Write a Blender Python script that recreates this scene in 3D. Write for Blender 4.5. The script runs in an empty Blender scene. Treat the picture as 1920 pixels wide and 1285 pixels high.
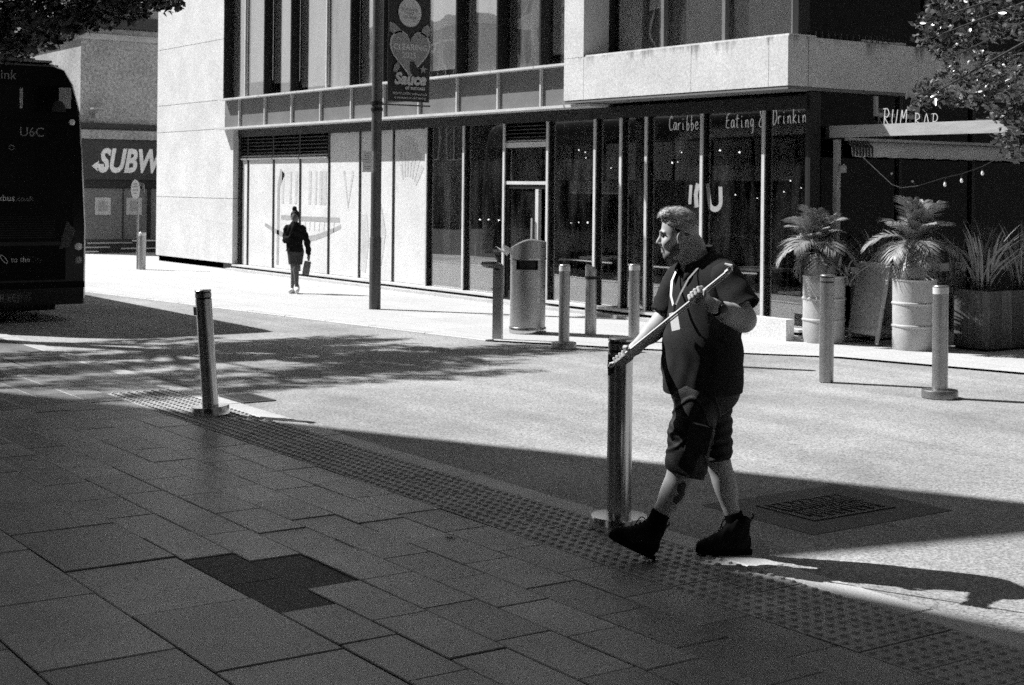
import bpy, bmesh, math, random
import numpy as np
from mathutils import Vector, Matrix

random.seed(7)
rng = np.random.default_rng(7)
SC = bpy.context.scene
COL = SC.collection
PI = math.pi

# ------------------------------------------------------------------ camera
# World frame: X runs along the street front (to the right), Y into the building, Z up.
cam = bpy.data.cameras.new('camera')
cam_ob = bpy.data.objects.new('camera', cam)
COL.objects.link(cam_ob)
SC.camera = cam_ob
cam.sensor_width = 36.0
cam.lens = 52.5
cam.shift_y = -0.1513
cam.clip_start = 0.1
cam.clip_end = 1000
cam_ob.matrix_world = (Matrix.Translation((0, 0, 1.82)) @ Matrix.Rotation(math.radians(55.23), 4, 'Z')
                       @ Matrix.Rotation(math.radians(90), 4, 'X') @ Matrix.Rotation(math.radians(0.6), 4, 'Z'))
cam.dof.use_dof = True
cam.dof.focus_distance = 7.6
cam.dof.aperture_fstop = 9.0

# ------------------------------------------------------------------ sky, sun, exposure (black-and-white film: all neutral)
SUN_EL = math.radians(46.5)
SUN_H = Vector((-0.815, -0.578, 0)).normalized()
SUN = Vector((SUN_H.x * math.cos(SUN_EL), SUN_H.y * math.cos(SUN_EL), math.sin(SUN_EL)))
world = bpy.data.worlds.new('World')
SC.world = world
world.use_nodes = True
nt = world.node_tree
bg = nt.nodes['Background']
sky = nt.nodes.new('ShaderNodeTexSky')
sky.sky_type = 'NISHITA'
sky.sun_disc = False
sky.sun_elevation = SUN_EL
sky.sun_rotation = math.atan2(SUN_H.x, SUN_H.y)
sky.air_density = 1.0
sky.dust_density = 1.5
bw = nt.nodes.new('ShaderNodeRGBToBW')
nt.links.new(sky.outputs['Color'], bw.inputs['Color'])
nt.links.new(bw.outputs['Val'], bg.inputs['Color'])
bg.inputs['Strength'].default_value = 0.05
sun_l = bpy.data.lights.new('sun', 'SUN')
sun_l.energy = 5.0
sun_l.angle = math.radians(0.5)
sun_l.color = (1, 1, 1)
sun_ob = bpy.data.objects.new('sun', sun_l)
COL.objects.link(sun_ob)
sun_ob.location = (-20, -14, 30)
sun_ob.rotation_euler = SUN.to_track_quat('Z', 'Y').to_euler()
SC.view_settings.view_transform = 'Standard'
SC.view_settings.look = 'None'
SC.view_settings.gamma = 1.0
SC.view_settings.use_curve_mapping = False
SC.view_settings.exposure = 0.62
SC.render.engine = 'CYCLES'
SC.cycles.use_denoising = False   # the photograph is grainy film: keep the grain
SC.cycles.use_adaptive_sampling = True
SC.cycles.adaptive_threshold = 0.028
SC.cycles.adaptive_min_samples = 40
SC.cycles.max_bounces = 6
SC.cycles.diffuse_bounces = 3
SC.cycles.glossy_bounces = 4
SC.cycles.transparent_max_bounces = 12
SC.cycles.caustics_reflective = False
SC.cycles.caustics_refractive = False
SC.cycles.sample_clamp_indirect = 4.0

# ------------------------------------------------------------------ materials
MATS = {}

def mat(name, v, rough=0.8, metal=0.0, var=0.18, scale=90.0, blot=0.12, bscale=2.0, bump=0.0, spec=0.3, coord='Object', stretch=(1, 1, 1), spots=0.0, streak=0.0):
    """Neutral grey surface: base value, fine speckle (var, scale per metre), broad stains (blot, bscale)."""
    if name in MATS:
        return MATS[name]
    m = bpy.data.materials.new(name)
    m.use_nodes = True
    t = m.node_tree
    b = t.nodes['Principled BSDF']
    b.inputs['Roughness'].default_value = rough
    b.inputs['Metallic'].default_value = metal
    b.inputs['Specular IOR Level'].default_value = spec
    tc = t.nodes.new('ShaderNodeTexCoord')
    mp = t.nodes.new('ShaderNodeMapping')
    mp.inputs['Scale'].default_value = stretch
    t.links.new(tc.outputs[coord], mp.inputs['Vector'])
    n1 = t.nodes.new('ShaderNodeTexNoise')
    n1.inputs['Scale'].default_value = scale
    n1.inputs['Detail'].default_value = 3
    n1.inputs['Roughness'].default_value = 0.75
    t.links.new(mp.outputs['Vector'], n1.inputs['Vector'])
    n2 = t.nodes.new('ShaderNodeTexNoise')
    n2.inputs['Scale'].default_value = bscale
    n2.inputs['Detail'].default_value = 5
    n2.inputs['Roughness'].default_value = 0.6
    t.links.new(mp.outputs['Vector'], n2.inputs['Vector'])
    r1 = t.nodes.new('ShaderNodeMapRange')
    r1.inputs['From Min'].default_value = 0.3
    r1.inputs['From Max'].default_value = 0.7
    r1.inputs['To Min'].default_value = 1 - var
    r1.inputs['To Max'].default_value = 1 + var
    t.links.new(n1.outputs['Fac'], r1.inputs['Value'])
    r2 = t.nodes.new('ShaderNodeMapRange')
    r2.inputs['From Min'].default_value = 0.3
    r2.inputs['From Max'].default_value = 0.7
    r2.inputs['To Min'].default_value = v * (1 - blot)
    r2.inputs['To Max'].default_value = v * (1 + blot)
    t.links.new(n2.outputs['Fac'], r2.inputs['Value'])
    mu = t.nodes.new('ShaderNodeMath')
    mu.operation = 'MULTIPLY'
    t.links.new(r1.outputs['Result'], mu.inputs[0])
    t.links.new(r2.outputs['Result'], mu.inputs[1])
    mu.use_clamp = True
    col = mu.outputs[0]
    def times(sock):
        nonlocal col
        k = t.nodes.new('ShaderNodeMath'); k.operation = 'MULTIPLY'
        t.links.new(col, k.inputs[0]); t.links.new(sock, k.inputs[1])
        col = k.outputs[0]
    if spots:    # trodden gum and drips: small dark blots with soft rims
        n3 = t.nodes.new('ShaderNodeTexNoise'); n3.inputs['Scale'].default_value = 7.0; n3.inputs['Detail'].default_value = 2
        t.links.new(tc.outputs[coord], n3.inputs['Vector'])
        r3 = t.nodes.new('ShaderNodeMapRange')
        r3.inputs['From Min'].default_value = 0.66; r3.inputs['From Max'].default_value = 0.74
        r3.inputs['To Min'].default_value = 1.0; r3.inputs['To Max'].default_value = 1 - spots
        t.links.new(n3.outputs['Fac'], r3.inputs['Value'])
        times(r3.outputs['Result'])
    if streak:   # wear drawn out along the street
        m4 = t.nodes.new('ShaderNodeMapping'); m4.inputs['Scale'].default_value = (0.22, 2.4, 1)
        t.links.new(tc.outputs[coord], m4.inputs['Vector'])
        n4 = t.nodes.new('ShaderNodeTexNoise'); n4.inputs['Scale'].default_value = 1.0; n4.inputs['Detail'].default_value = 4
        t.links.new(m4.outputs['Vector'], n4.inputs['Vector'])
        r4 = t.nodes.new('ShaderNodeMapRange')
        r4.inputs['From Min'].default_value = 0.36; r4.inputs['From Max'].default_value = 0.64
        r4.inputs['To Min'].default_value = 1 - streak; r4.inputs['To Max'].default_value = 1 + streak
        t.links.new(n4.outputs['Fac'], r4.inputs['Value'])
        times(r4.outputs['Result'])
    t.links.new(col, b.inputs['Base Color'])
    if bump:
        bp = t.nodes.new('ShaderNodeBump')
        bp.inputs['Strength'].default_value = bump
        bp.inputs['Distance'].default_value = 0.01
        t.links.new(n1.outputs['Fac'], bp.inputs['Height'])
        t.links.new(bp.outputs['Normal'], b.inputs['Normal'])
    m['value'] = v
    MATS[name] = m
    return m

def mat_random(name, v, spread, **kw):
    """Like mat(), with a slightly different tone for every object that wears it."""
    m = mat(name, v, **kw)
    t = m.node_tree
    b = t.nodes['Principled BSDF']
    link = b.inputs['Base Color'].links[0]
    src = link.from_socket
    oi = t.nodes.new('ShaderNodeObjectInfo')
    r = t.nodes.new('ShaderNodeMapRange')
    r.inputs['To Min'].default_value = 1 - spread
    r.inputs['To Max'].default_value = 1 + spread
    t.links.new(oi.outputs['Random'], r.inputs['Value'])
    mu = t.nodes.new('ShaderNodeMath')
    mu.operation = 'MULTIPLY'
    t.links.new(src, mu.inputs[0])
    t.links.new(r.outputs['Result'], mu.inputs[1])
    t.links.new(mu.outputs[0], b.inputs['Base Color'])
    return m

def mat_emit(name, v, strength):
    if name in MATS:
        return MATS[name]
    m = bpy.data.materials.new(name)
    m.use_nodes = True
    b = m.node_tree.nodes['Principled BSDF']
    b.inputs['Base Color'].default_value = (v, v, v, 1)
    b.inputs['Emission Color'].default_value = (1, 1, 1, 1)
    b.inputs['Emission Strength'].default_value = strength
    MATS[name] = m
    return m

def mat_glass(name, tint, refl0, refl1, rough=0.0, wave=0.0, dirt=0.0):
    """Pane: see-through (tinted) mixed with a mirror reflection that grows at grazing angles."""
    if name in MATS:
        return MATS[name]
    m = bpy.data.materials.new(name)
    m.use_nodes = True
    t = m.node_tree
    t.nodes.remove(t.nodes['Principled BSDF'])
    out = t.nodes['Material Output']
    tr = t.nodes.new('ShaderNodeBsdfTransparent')
    tr.inputs['Color'].default_value = (tint, tint, tint, 1)
    gl = t.nodes.new('ShaderNodeBsdfGlossy')
    gl.inputs['Color'].default_value = (1, 1, 1, 1)
    gl.inputs['Roughness'].default_value = rough
    lw = t.nodes.new('ShaderNodeLayerWeight')
    lw.inputs['Blend'].default_value = 0.25
    r = t.nodes.new('ShaderNodeMapRange')
    r.inputs['To Min'].default_value = refl0
    r.inputs['To Max'].default_value = refl1
    t.links.new(lw.outputs['Facing'], r.inputs['Value'])
    mx = t.nodes.new('ShaderNodeMixShader')
    t.links.new(r.outputs['Result'], mx.inputs['Fac'])
    t.links.new(tr.outputs[0], mx.inputs[1])
    t.links.new(gl.outputs[0], mx.inputs[2])
    if dirt:     # dust and smears on the pane
        tc2 = t.nodes.new('ShaderNodeTexCoord')
        mp2 = t.nodes.new('ShaderNodeMapping'); mp2.inputs['Scale'].default_value = (2.2, 1, 0.45)
        t.links.new(tc2.outputs['Object'], mp2.inputs['Vector'])
        n2 = t.nodes.new('ShaderNodeTexNoise'); n2.inputs['Scale'].default_value = 1.6; n2.inputs['Detail'].default_value = 6; n2.inputs['Roughness'].default_value = 0.65
        t.links.new(mp2.outputs['Vector'], n2.inputs['Vector'])
        r2 = t.nodes.new('ShaderNodeMapRange')
        r2.inputs['From Min'].default_value = 0.45; r2.inputs['From Max'].default_value = 0.75
        r2.inputs['To Min'].default_value = 0.0; r2.inputs['To Max'].default_value = dirt
        t.links.new(n2.outputs['Fac'], r2.inputs['Value'])
        df = t.nodes.new('ShaderNodeBsdfDiffuse'); df.inputs['Color'].default_value = (0.7, 0.7, 0.7, 1)
        mx2 = t.nodes.new('ShaderNodeMixShader')
        t.links.new(r2.outputs['Result'], mx2.inputs['Fac'])
        t.links.new(mx.outputs[0], mx2.inputs[1]); t.links.new(df.outputs[0], mx2.inputs[2])
        mx = mx2
    t.links.new(mx.outputs[0], out.inputs['Surface'])
    if wave:
        tc = t.nodes.new('ShaderNodeTexCoord')
        n = t.nodes.new('ShaderNodeTexNoise')
        n.inputs['Scale'].default_value = 1.1
        n.inputs['Detail'].default_value = 1
        t.links.new(tc.outputs['Object'], n.inputs['Vector'])
        bp = t.nodes.new('ShaderNodeBump')
        bp.inputs['Strength'].default_value = wave
        bp.inputs['Distance'].default_value = 0.02
        t.links.new(n.outputs['Fac'], bp.inputs['Height'])
        t.links.new(bp.outputs['Normal'], gl.inputs['Normal'])
    MATS[name] = m
    return m

# ------------------------------------------------------------------ mesh helpers
ORG = {}

class MB:
    """Collects vertices and faces; build() links them as one mesh object."""
    def __init__(s):
        s.v, s.f = [], []

    def add(s, vs, fs):
        o = len(s.v)
        s.v += [tuple(p) for p in vs]
        s.f += [tuple(i + o for i in q) for q in fs]
        return s

    def box(s, x0, x1, y0, y1, z0, z1, bev=0.0):
        if x0 > x1: x0, x1 = x1, x0
        if y0 > y1: y0, y1 = y1, y0
        if z0 > z1: z0, z1 = z1, z0
        if bev:   # chamfered top edge
            b = bev
            vs = [(x0, y0, z0), (x1, y0, z0), (x1, y1, z0), (x0, y1, z0),
                  (x0, y0, z1 - b), (x1, y0, z1 - b), (x1, y1, z1 - b), (x0, y1, z1 - b),
                  (x0 + b, y0 + b, z1), (x1 - b, y0 + b, z1), (x1 - b, y1 - b, z1), (x0 + b, y1 - b, z1)]
            fs = [(3, 2, 1, 0), (0, 1, 5, 4), (1, 2, 6, 5), (2, 3, 7, 6), (3, 0, 4, 7),
                  (4, 5, 9, 8), (5, 6, 10, 9), (6, 7, 11, 10), (7, 4, 8, 11), (8, 9, 10, 11)]
            return s.add(vs, fs)
        vs = [(x0, y0, z0), (x1, y0, z0), (x1, y1, z0), (x0, y1, z0), (x0, y0, z1), (x1, y0, z1), (x1, y1, z1), (x0, y1, z1)]
        return s.add(vs, [(3, 2, 1, 0), (4, 5, 6, 7), (0, 1, 5, 4), (1, 2, 6, 5), (2, 3, 7, 6), (3, 0, 4, 7)])

    def tube(s, pts, r, n=8, cap=True):
        pts = [Vector(p) for p in pts]
        rs = r if isinstance(r, (list, tuple)) else [r] * len(pts)
        rings = []
        up = None
        for i, p in enumerate(pts):
            a = pts[max(i - 1, 0)]
            b = pts[min(i + 1, len(pts) - 1)]
            d = (b - a)
            if d.length < 1e-9: d = Vector((0, 0, 1))
            d.normalize()
            if up is None:
                up = Vector((0, 0, 1)) if abs(d.z) < 0.9 else Vector((1, 0, 0))
            e1 = up - d * up.dot(d)
            if e1.length < 1e-6:
                e1 = d.orthogonal()
            e1.normalize()
            up = e1
            e2 = d.cross(e1)
            rings.append([p + e1 * (rs[i] * math.cos(2 * PI * k / n)) + e2 * (rs[i] * math.sin(2 * PI * k / n)) for k in range(n)])
        vs = [q for R in rings for q in R]
        fs = []
        for i in range(len(pts) - 1):
            for k in range(n):
                k2 = (k + 1) % n
                fs.append((i * n + k, i * n + k2, (i + 1) * n + k2, (i + 1) * n + k))
        if cap:
            fs.append(tuple(range(n))[::-1])
            fs.append(tuple((len(pts) - 1) * n + k for k in range(n)))
        return s.add(vs, fs)

    def lathe(s, prof, n=24, cx=0, cy=0, sx=1, sy=1):
        """prof: list of (r, z) from bottom to top; closed where r == 0."""
        vs, fs = [], []
        for r, z in prof:
            for k in range(n):
                a = 2 * PI * k / n
                vs.append((cx + r * sx * math.cos(a), cy + r * sy * math.sin(a), z))
        for i in range(len(prof) - 1):
            for k in range(n):
                k2 = (k + 1) % n
                fs.append((i * n + k, i * n + k2, (i + 1) * n + k2, (i + 1) * n + k))
        fs.append(tuple(range(n))[::-1])
        fs.append(tuple((len(prof) - 1) * n + k for k in range(n)))
        return s.add(vs, fs)

    def prism(s, poly, z0, z1):
        n = len(poly)
        vs = [(p[0], p[1], z0) for p in poly] + [(p[0], p[1], z1) for p in poly]
        fs = [tuple(range(n))[::-1], tuple(range(n, 2 * n))]
        fs += [(i, (i + 1) % n, n + (i + 1) % n, n + i) for i in range(n)]
        return s.add(vs, fs)

    def slab(s, poly3, thick):
        """Flat polygon in 3-D given a thickness along its normal."""
        P = [Vector(p) for p in poly3]
        nrm = (P[1] - P[0]).cross(P[2] - P[0]).normalized() * thick
        n = len(P)
        vs = P + [p + nrm for p in P]
        fs = [tuple(range(n))[::-1], tuple(range(n, 2 * n))]
        fs += [(i, (i + 1) % n, n + (i + 1) % n, n + i) for i in range(n)]
        return s.add(vs, fs)

    def xf(s, M, start=0):
        for i in range(start, len(s.v)):
            s.v[i] = tuple(M @ Vector(s.v[i]))
        return s

    def mesh(s, name, m, smooth=False, org=(0, 0, 0)):
        me = bpy.data.meshes.new(name)
        me.from_pydata([(p[0] - org[0], p[1] - org[1], p[2] - org[2]) for p in s.v], [], s.f)
        me.materials.append(m)
        if smooth:
            me.shade_smooth()
            me.set_sharp_from_angle(angle=math.radians(38))
        me.update()
        return me

    def build(s, name, m, parent=None, smooth=False, origin=None):
        """World-space vertices; the object hangs under parent, whose world origin is ORG[parent]."""
        if parent is not None:
            org = ORG[parent]
        else:
            org = origin or (0, 0, 0)
        me = s.mesh(name, m, smooth, org)
        return place(name, me, parent, org if parent is None else None)

def place(name, me, parent=None, loc=None):
    o = bpy.data.objects.new(name, me)
    COL.objects.link(o)
    if parent is not None:
        o.parent = parent
        ORG[o] = ORG[parent]
    if loc is not None:
        o.location = loc
        ORG[o] = tuple(loc)
    return o

def tag(o, label=None, cat=None, group=None, kind=None):
    if label: o['label'] = label
    if cat: o['category'] = cat
    if group: o['group'] = group
    if kind: o['kind'] = kind
    return o

def thing(name, label, cat, loc=(0, 0, 0), rotz=0.0, group=None):
    o = bpy.data.objects.new(name, None)
    COL.objects.link(o)
    o.location = loc
    o.rotation_euler = (0, 0, rotz)
    o.empty_display_size = 0.2
    ORG[o] = tuple(loc)
    return tag(o, label, cat, group)

def local_thing(*a, **k):
    """A thing whose parts are given in its own coordinates."""
    o = thing(*a, **k)
    ORG[o] = (0, 0, 0)
    return o

def text_mesh(txt, size, m, extrude=0.004, align='LEFT', shear=0.0, bold=0.0, sx=1.0):
    cu = bpy.data.curves.new('t', 'FONT')
    cu.body = txt
    cu.size = size
    cu.extrude = extrude
    cu.align_x = align
    cu.shear = shear
    cu.offset = bold
    cu.resolution_u = 3
    o = bpy.data.objects.new('t', cu)
    COL.objects.link(o)
    bpy.context.view_layer.update()
    dg = bpy.context.evaluated_depsgraph_get()
    me = bpy.data.meshes.new_from_object(o.evaluated_get(dg))
    bpy.data.objects.remove(o)
    bpy.data.curves.remove(cu)
    me.materials.clear()
    me.materials.append(m)
    if sx != 1.0:
        me.transform(Matrix.Diagonal((sx, 1, 1, 1)))
    return me

def lettering(name, txt, size, m, origin, right, up, parent, **kw):
    """Raised lettering lying in the plane spanned by right/up at origin (world)."""
    me = text_mesh(txt, size, m, **kw)
    R, U = Vector(right).normalized(), Vector(up).normalized()
    N = R.cross(U)
    M = Matrix(((R.x, U.x, N.x, origin[0]), (R.y, U.y, N.y, origin[1]), (R.z, U.z, N.z, origin[2]), (0, 0, 0, 1)))
    org = ORG[parent]
    me.transform(Matrix.Translation((-org[0], -org[1], -org[2])) @ M)
    return place(name, me, parent)

# ------------------------------------------------------------------ sculpting: smooth union of tapered limbs on a voxel grid
class Sculpt:
    def __init__(s, lo, hi, res):
        s.lo = np.array(lo, np.float32)
        s.res = res
        s.n = np.ceil((np.array(hi) - s.lo) / res).astype(int) + 1
        s.d = np.full(s.n, 0.2, np.float32)

    def _win(s, lo, hi):
        a = np.clip(np.floor((np.array(lo) - s.lo) / s.res).astype(int), 0, s.n)
        b = np.clip(np.ceil((np.array(hi) - s.lo) / s.res).astype(int) + 1, 0, s.n)
        sl = tuple(slice(a[i], b[i]) for i in range(3))
        ax = [s.lo[i] + s.res * np.arange(a[i], b[i], dtype=np.float32) for i in range(3)]
        return sl, np.meshgrid(*ax, indexing='ij', sparse=True)

    def _mix(s, sl, v, op, k):
        o = s.d[sl]
        if op == 'u':
            if k > 0:
                h = np.clip(0.5 + 0.5 * (o - v) / k, 0, 1)
                s.d[sl] = o * (1 - h) + v * h - k * h * (1 - h)
            else:
                s.d[sl] = np.minimum(o, v)
        elif op == 's':
            if k > 0:
                h = np.clip(0.5 - 0.5 * (o + v) / k, 0, 1)
                s.d[sl] = o * (1 - h) - v * h + k * h * (1 - h)
            else:
                s.d[sl] = np.maximum(o, -v)

    def limb(s, a, b, ra, rb, k=0.02, op='u'):
        a, b = np.array(a, np.float32), np.array(b, np.float32)
        mrg = max(ra, rb) + 0.04 + k
        sl, (X, Y, Z) = s._win(np.minimum(a, b) - mrg, np.maximum(a, b) + mrg)
        ab = b - a
        L = float(ab @ ab) + 1e-9
        t = np.clip(((X - a[0]) * ab[0] + (Y - a[1]) * ab[1] + (Z - a[2]) * ab[2]) / L, 0, 1)
        v = np.sqrt((X - a[0] - t * ab[0]) ** 2 + (Y - a[1] - t * ab[1]) ** 2 + (Z - a[2] - t * ab[2]) ** 2) - (ra + (rb - ra) * t)
        s._mix(sl, v, op, k)

    def chain(s, pts, rs, k=0.02):
        for i in range(len(pts) - 1):
            s.limb(pts[i], pts[i + 1], rs[i], rs[i + 1], k)

    def ell(s, c, r, yaw=0.0, pitch=0.0, k=0.02, op='u'):
        """Ellipsoid, radii r along its own axes; pitch about own Y, then yaw about Z."""
        mrg = max(r) + 0.04 + k
        c = np.array(c, np.float32)
        sl, (X, Y, Z) = s._win(c - mrg, c + mrg)
        x, y, z = X - c[0], Y - c[1], Z - c[2]
        cw, sw = math.cos(yaw), math.sin(yaw)
        x, y = x * cw + y * sw, -x * sw + y * cw
        cp, sp = math.cos(pitch), math.sin(pitch)
        x, z = x * cp - z * sp, x * sp + z * cp
        k0 = np.sqrt((x / r[0]) ** 2 + (y / r[1]) ** 2 + (z / r[2]) ** 2)
        k1 = np.sqrt((x / r[0] ** 2) ** 2 + (y / r[1] ** 2) ** 2 + (z / r[2] ** 2) ** 2) + 1e-6
        s._mix(sl, (k0 * (k0 - 1) / k1).astype(np.float32), op, k)

    def cut(s, p, nrm, k=0.0, lo=None, hi=None):
        """Remove everything on the side the normal points to (inside the window)."""
        nrm = np.array(nrm, np.float32)
        nrm /= np.linalg.norm(nrm)
        lo = s.lo if lo is None else lo
        hi = s.lo + s.n * s.res if hi is None else hi
        sl, (X, Y, Z) = s._win(lo, hi)
        v = (X - p[0]) * nrm[0] + (Y - p[1]) * nrm[1] + (Z - p[2]) * nrm[2]
        s.d[sl] = np.maximum(s.d[sl], v)

    def relief(s, fn, lo=None, hi=None):
        lo = s.lo if lo is None else lo
        hi = s.lo + s.n * s.res if hi is None else hi
        sl, (X, Y, Z) = s._win(lo, hi)
        s.d[sl] = s.d[sl] + fn(X, Y, Z).astype(np.float32)

    def mesh(s, name, m, smooth_iter=1):
        d = s.d
        ins = d < 0
        c = np.zeros(tuple(np.array(d.shape) - 1), np.uint8)
        offs = [(i, j, k) for i in (0, 1) for j in (0, 1) for k in (0, 1)]
        nx, ny, nz = d.shape
        for o in offs:
            c += ins[o[0]:nx - 1 + o[0], o[1]:ny - 1 + o[1], o[2]:nz - 1 + o[2]]
        act = (c > 0) & (c < 8)
        idx = np.argwhere(act)
        num = -np.ones(act.shape, np.int64)
        num[act] = np.arange(len(idx))
        I, J, K = idx.T
        val = {o: d[I + o[0], J + o[1], K + o[2]] for o in offs}
        acc = np.zeros((len(idx), 3), np.float64)
        cnt = np.zeros(len(idx))
        for a in offs:
            for ax in range(3):
                if a[ax] == 0:
                    b = list(a); b[ax] = 1; b = tuple(b)
                    va, vb = val[a], val[b]
                    x = (va < 0) != (vb < 0)
                    t = np.where(x, va / np.where(x, va - vb, 1), 0)
                    p = np.tile(np.array(a, float), (len(idx), 1))
                    p[:, ax] += t
                    acc[x] += p[x]
                    cnt[x] += 1
        V = (idx + acc / cnt[:, None]) * s.res + s.lo
        F = []
        for ax in range(3):
            sl0 = [slice(None)] * 3; sl1 = [slice(None)] * 3
            sl0[ax] = slice(0, -1); sl1[ax] = slice(1, None)
            A, B = ins[tuple(sl0)], ins[tuple(sl1)]
            e = np.argwhere(A != B)
            u, w = [q for q in range(3) if q != ax]
            e = e[(e[:, u] > 0) & (e[:, w] > 0) & (e[:, u] < d.shape[u] - 1) & (e[:, w] < d.shape[w] - 1)]
            def cell(du, dw):
                q = e.copy(); q[:, u] -= du; q[:, w] -= dw
                return num[q[:, 0], q[:, 1], q[:, 2]]
            q = np.stack([cell(1, 1), cell(0, 1), cell(0, 0), cell(1, 0)], 1)
            flip = A[e[:, 0], e[:, 1], e[:, 2]]
            if ax == 1: flip = ~flip
            q[~flip] = q[~flip][:, ::-1]
            F.append(q)
        F = np.concatenate(F)
        F = F[(F >= 0).all(1)]
        for _ in range(smooth_iter):
            acc = np.zeros_like(V); cn = np.zeros(len(V))
            for a, b in ((0, 1), (1, 2), (2, 3), (3, 0)):
                np.add.at(acc, F[:, a], V[F[:, b]]); np.add.at(acc, F[:, b], V[F[:, a]])
                np.add.at(cn, F[:, a], 1); np.add.at(cn, F[:, b], 1)
            V = V * 0.5 + 0.5 * acc / np.maximum(cn, 1)[:, None]
        me = bpy.data.meshes.new(name)
        me.vertices.add(len(V))
        me.vertices.foreach_set('co', V.astype(np.float32).ravel())
        me.loops.add(len(F) * 4)
        me.loops.foreach_set('vertex_index', F.astype(np.int32).ravel())
        me.polygons.add(len(F))
        me.polygons.foreach_set('loop_start', np.arange(0, len(F) * 4, 4, dtype=np.int32))
        me.update(calc_edges=True)
        me.validate()
        me.shade_smooth()
        me.materials.append(m)
        return me
# ================================================================== the ground
M_ASPH = mat('asphalt', 0.16, rough=0.9, var=0.35, scale=110, blot=0.15, bscale=0.8, bump=0.3)
M_ROAD = mat('road_surface', 0.30, rough=0.9, var=0.75, scale=70, blot=0.30, bscale=0.55, bump=0.25, streak=0.10, spots=0.25)
M_FARPAVE = mat('pale_paving', 0.50, rough=0.9, var=0.35, scale=42, blot=0.06, bscale=0.9, spots=0.18)
M_SLAB = mat_random('paving_slab', 0.20, 0.34, rough=0.38, var=0.75, scale=120, blot=0.35, bscale=2.2, bump=0.25, spec=0.9, spots=0.4, streak=0.15)
M_SLABD = mat('dark_slab', 0.12, rough=0.8, var=0.6, scale=150, blot=0.15, bscale=3.0, bump=0.3)
M_BED = mat('joint_sand', 0.02, rough=1.0)
M_TACT = mat_random('tactile_tile', 0.33, 0.14, rough=0.5, var=0.6, scale=120, blot=0.2, bscale=3.0)
M_KERB = mat_random('kerb_stone', 0.46, 0.06, rough=0.6, var=0.5, scale=130, blot=0.12, bscale=4)
M_STEEL = mat('brushed_steel', 0.42, rough=0.36, metal=1.0, var=0.12, scale=60, blot=0.1, bscale=5, stretch=(1, 1, 0.06))
M_STEEL_L = mat('pale_steel', 0.36, rough=0.36, metal=0.9, var=0.45, scale=90, blot=0.12, bscale=5)
M_BLACK = mat('black_paint', 0.012, rough=0.5, spec=0.3)
M_DARK = mat('dark_metal', 0.03, rough=0.5)
M_IRON = mat('cast_iron', 0.09, rough=0.6, metal=0.4, var=0.3, scale=120)
M_WHITE = mat('white_board', 0.72, rough=0.7, var=0.06, scale=60, blot=0.05)

g = MB().box(-300, 300, -300, 300, -0.5, -0.06).build('ground', M_ASPH)
tag(g, kind='structure')

far_edge = [(-90, 4.4), (-45, 6.2), (-32, 7.5), (-24.4, 8.4), (-16.9, 9.5), (-14.7, 9.85), (-13.0, 10.9), (-11.4, 12.2), (-9, 12.9), (30, 13.4)]
r = MB()
poly = [(-90, 5.24 - 3), (-45, 5.24 - 0.3), (-40, 5.255), (30, 5.255)] + far_edge[::-1]
r.add([(p[0], p[1], -0.006) for p in poly], [tuple(range(len(poly)))])
road = r.build('road', M_ROAD)
tag(road, kind='structure')

# far pavement: one pale sheet, its kerb stones laid along the edge
fp = MB()
fe = [(x, y + 0.14) for x, y in far_edge]
fpoly = fe + [(30, 60), (-90, 60)]
n = len(fpoly)
fp.add([(p[0], p[1], 0.0) for p in fpoly], [tuple(range(n))])
def joints_material():
    m = M_FARPAVE
    t = m.node_tree
    b = t.nodes['Principled BSDF']
    src = b.inputs['Base Color'].links[0].from_socket
    tc = t.nodes.new('ShaderNodeTexCoord')
    br = t.nodes.new('ShaderNodeTexBrick')
    br.inputs['Scale'].default_value = 1.0
    br.inputs['Brick Width'].default_value = 0.9
    br.inputs['Row Height'].default_value = 0.6
    br.inputs['Mortar Size'].default_value = 0.006
    br.inputs['Color1'].default_value = (1, 1, 1, 1)
    br.inputs['Color2'].default_value = (0.93, 0.93, 0.93, 1)
    br.inputs['Mortar'].default_value = (0.62, 0.62, 0.62, 1)
    t.links.new(tc.outputs['Object'], br.inputs['Vector'])
    mu = t.nodes.new('ShaderNodeMath'); mu.operation = 'MULTIPLY'
    t.links.new(src, mu.inputs[0]); t.links.new(br.outputs['Color'], mu.inputs[1])
    t.links.new(mu.outputs[0], b.inputs['Base Color'])
joints_material()
far_pave = fp.build('far_pavement', M_FARPAVE)
tag(far_pave, kind='structure')
def along(poly, step, x0, x1):
    """Walk a polyline, yielding pieces of the given length inside x0..x1."""
    for (ax, ay), (bx, by) in zip(poly[:-1], poly[1:]):
        L = math.hypot(bx - ax, by - ay)
        k = max(1, round(L / step))
        for i in range(k):
            p = (ax + (bx - ax) * i / k, ay + (by - ay) * i / k)
            q = (ax + (bx - ax) * (i + 1) / k, ay + (by - ay) * (i + 1) / k)
            if p[0] > x0 and q[0] < x1:
                yield p, q
for p, q in along(far_edge, 0.92, -33, -14.6):
    d = Vector((q[0] - p[0], q[1] - p[1], 0))
    a = math.atan2(d.y, d.x)
    k = MB().box(0.004, d.length - 0.004, 0.0, 0.14, -0.05, 0.014, bev=0.008)
    k.xf(Matrix.Translation((p[0], p[1], 0)) @ Matrix.Rotation(a, 4, 'Z'))
    k.build('kerb_stone', M_KERB, far_pave)

# near pavement: bed with slabs, tactile tiles and flush kerb, each piece its own
bed = MB()
bed.add([(-60, -60, -0.016), (40, -60, -0.016), (40, 5.25, -0.016), (-60, 5.25, -0.016)], [(0, 1, 2, 3)])
bed = bed.build('pavement', M_BED)
tag(bed, kind='structure')

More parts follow.
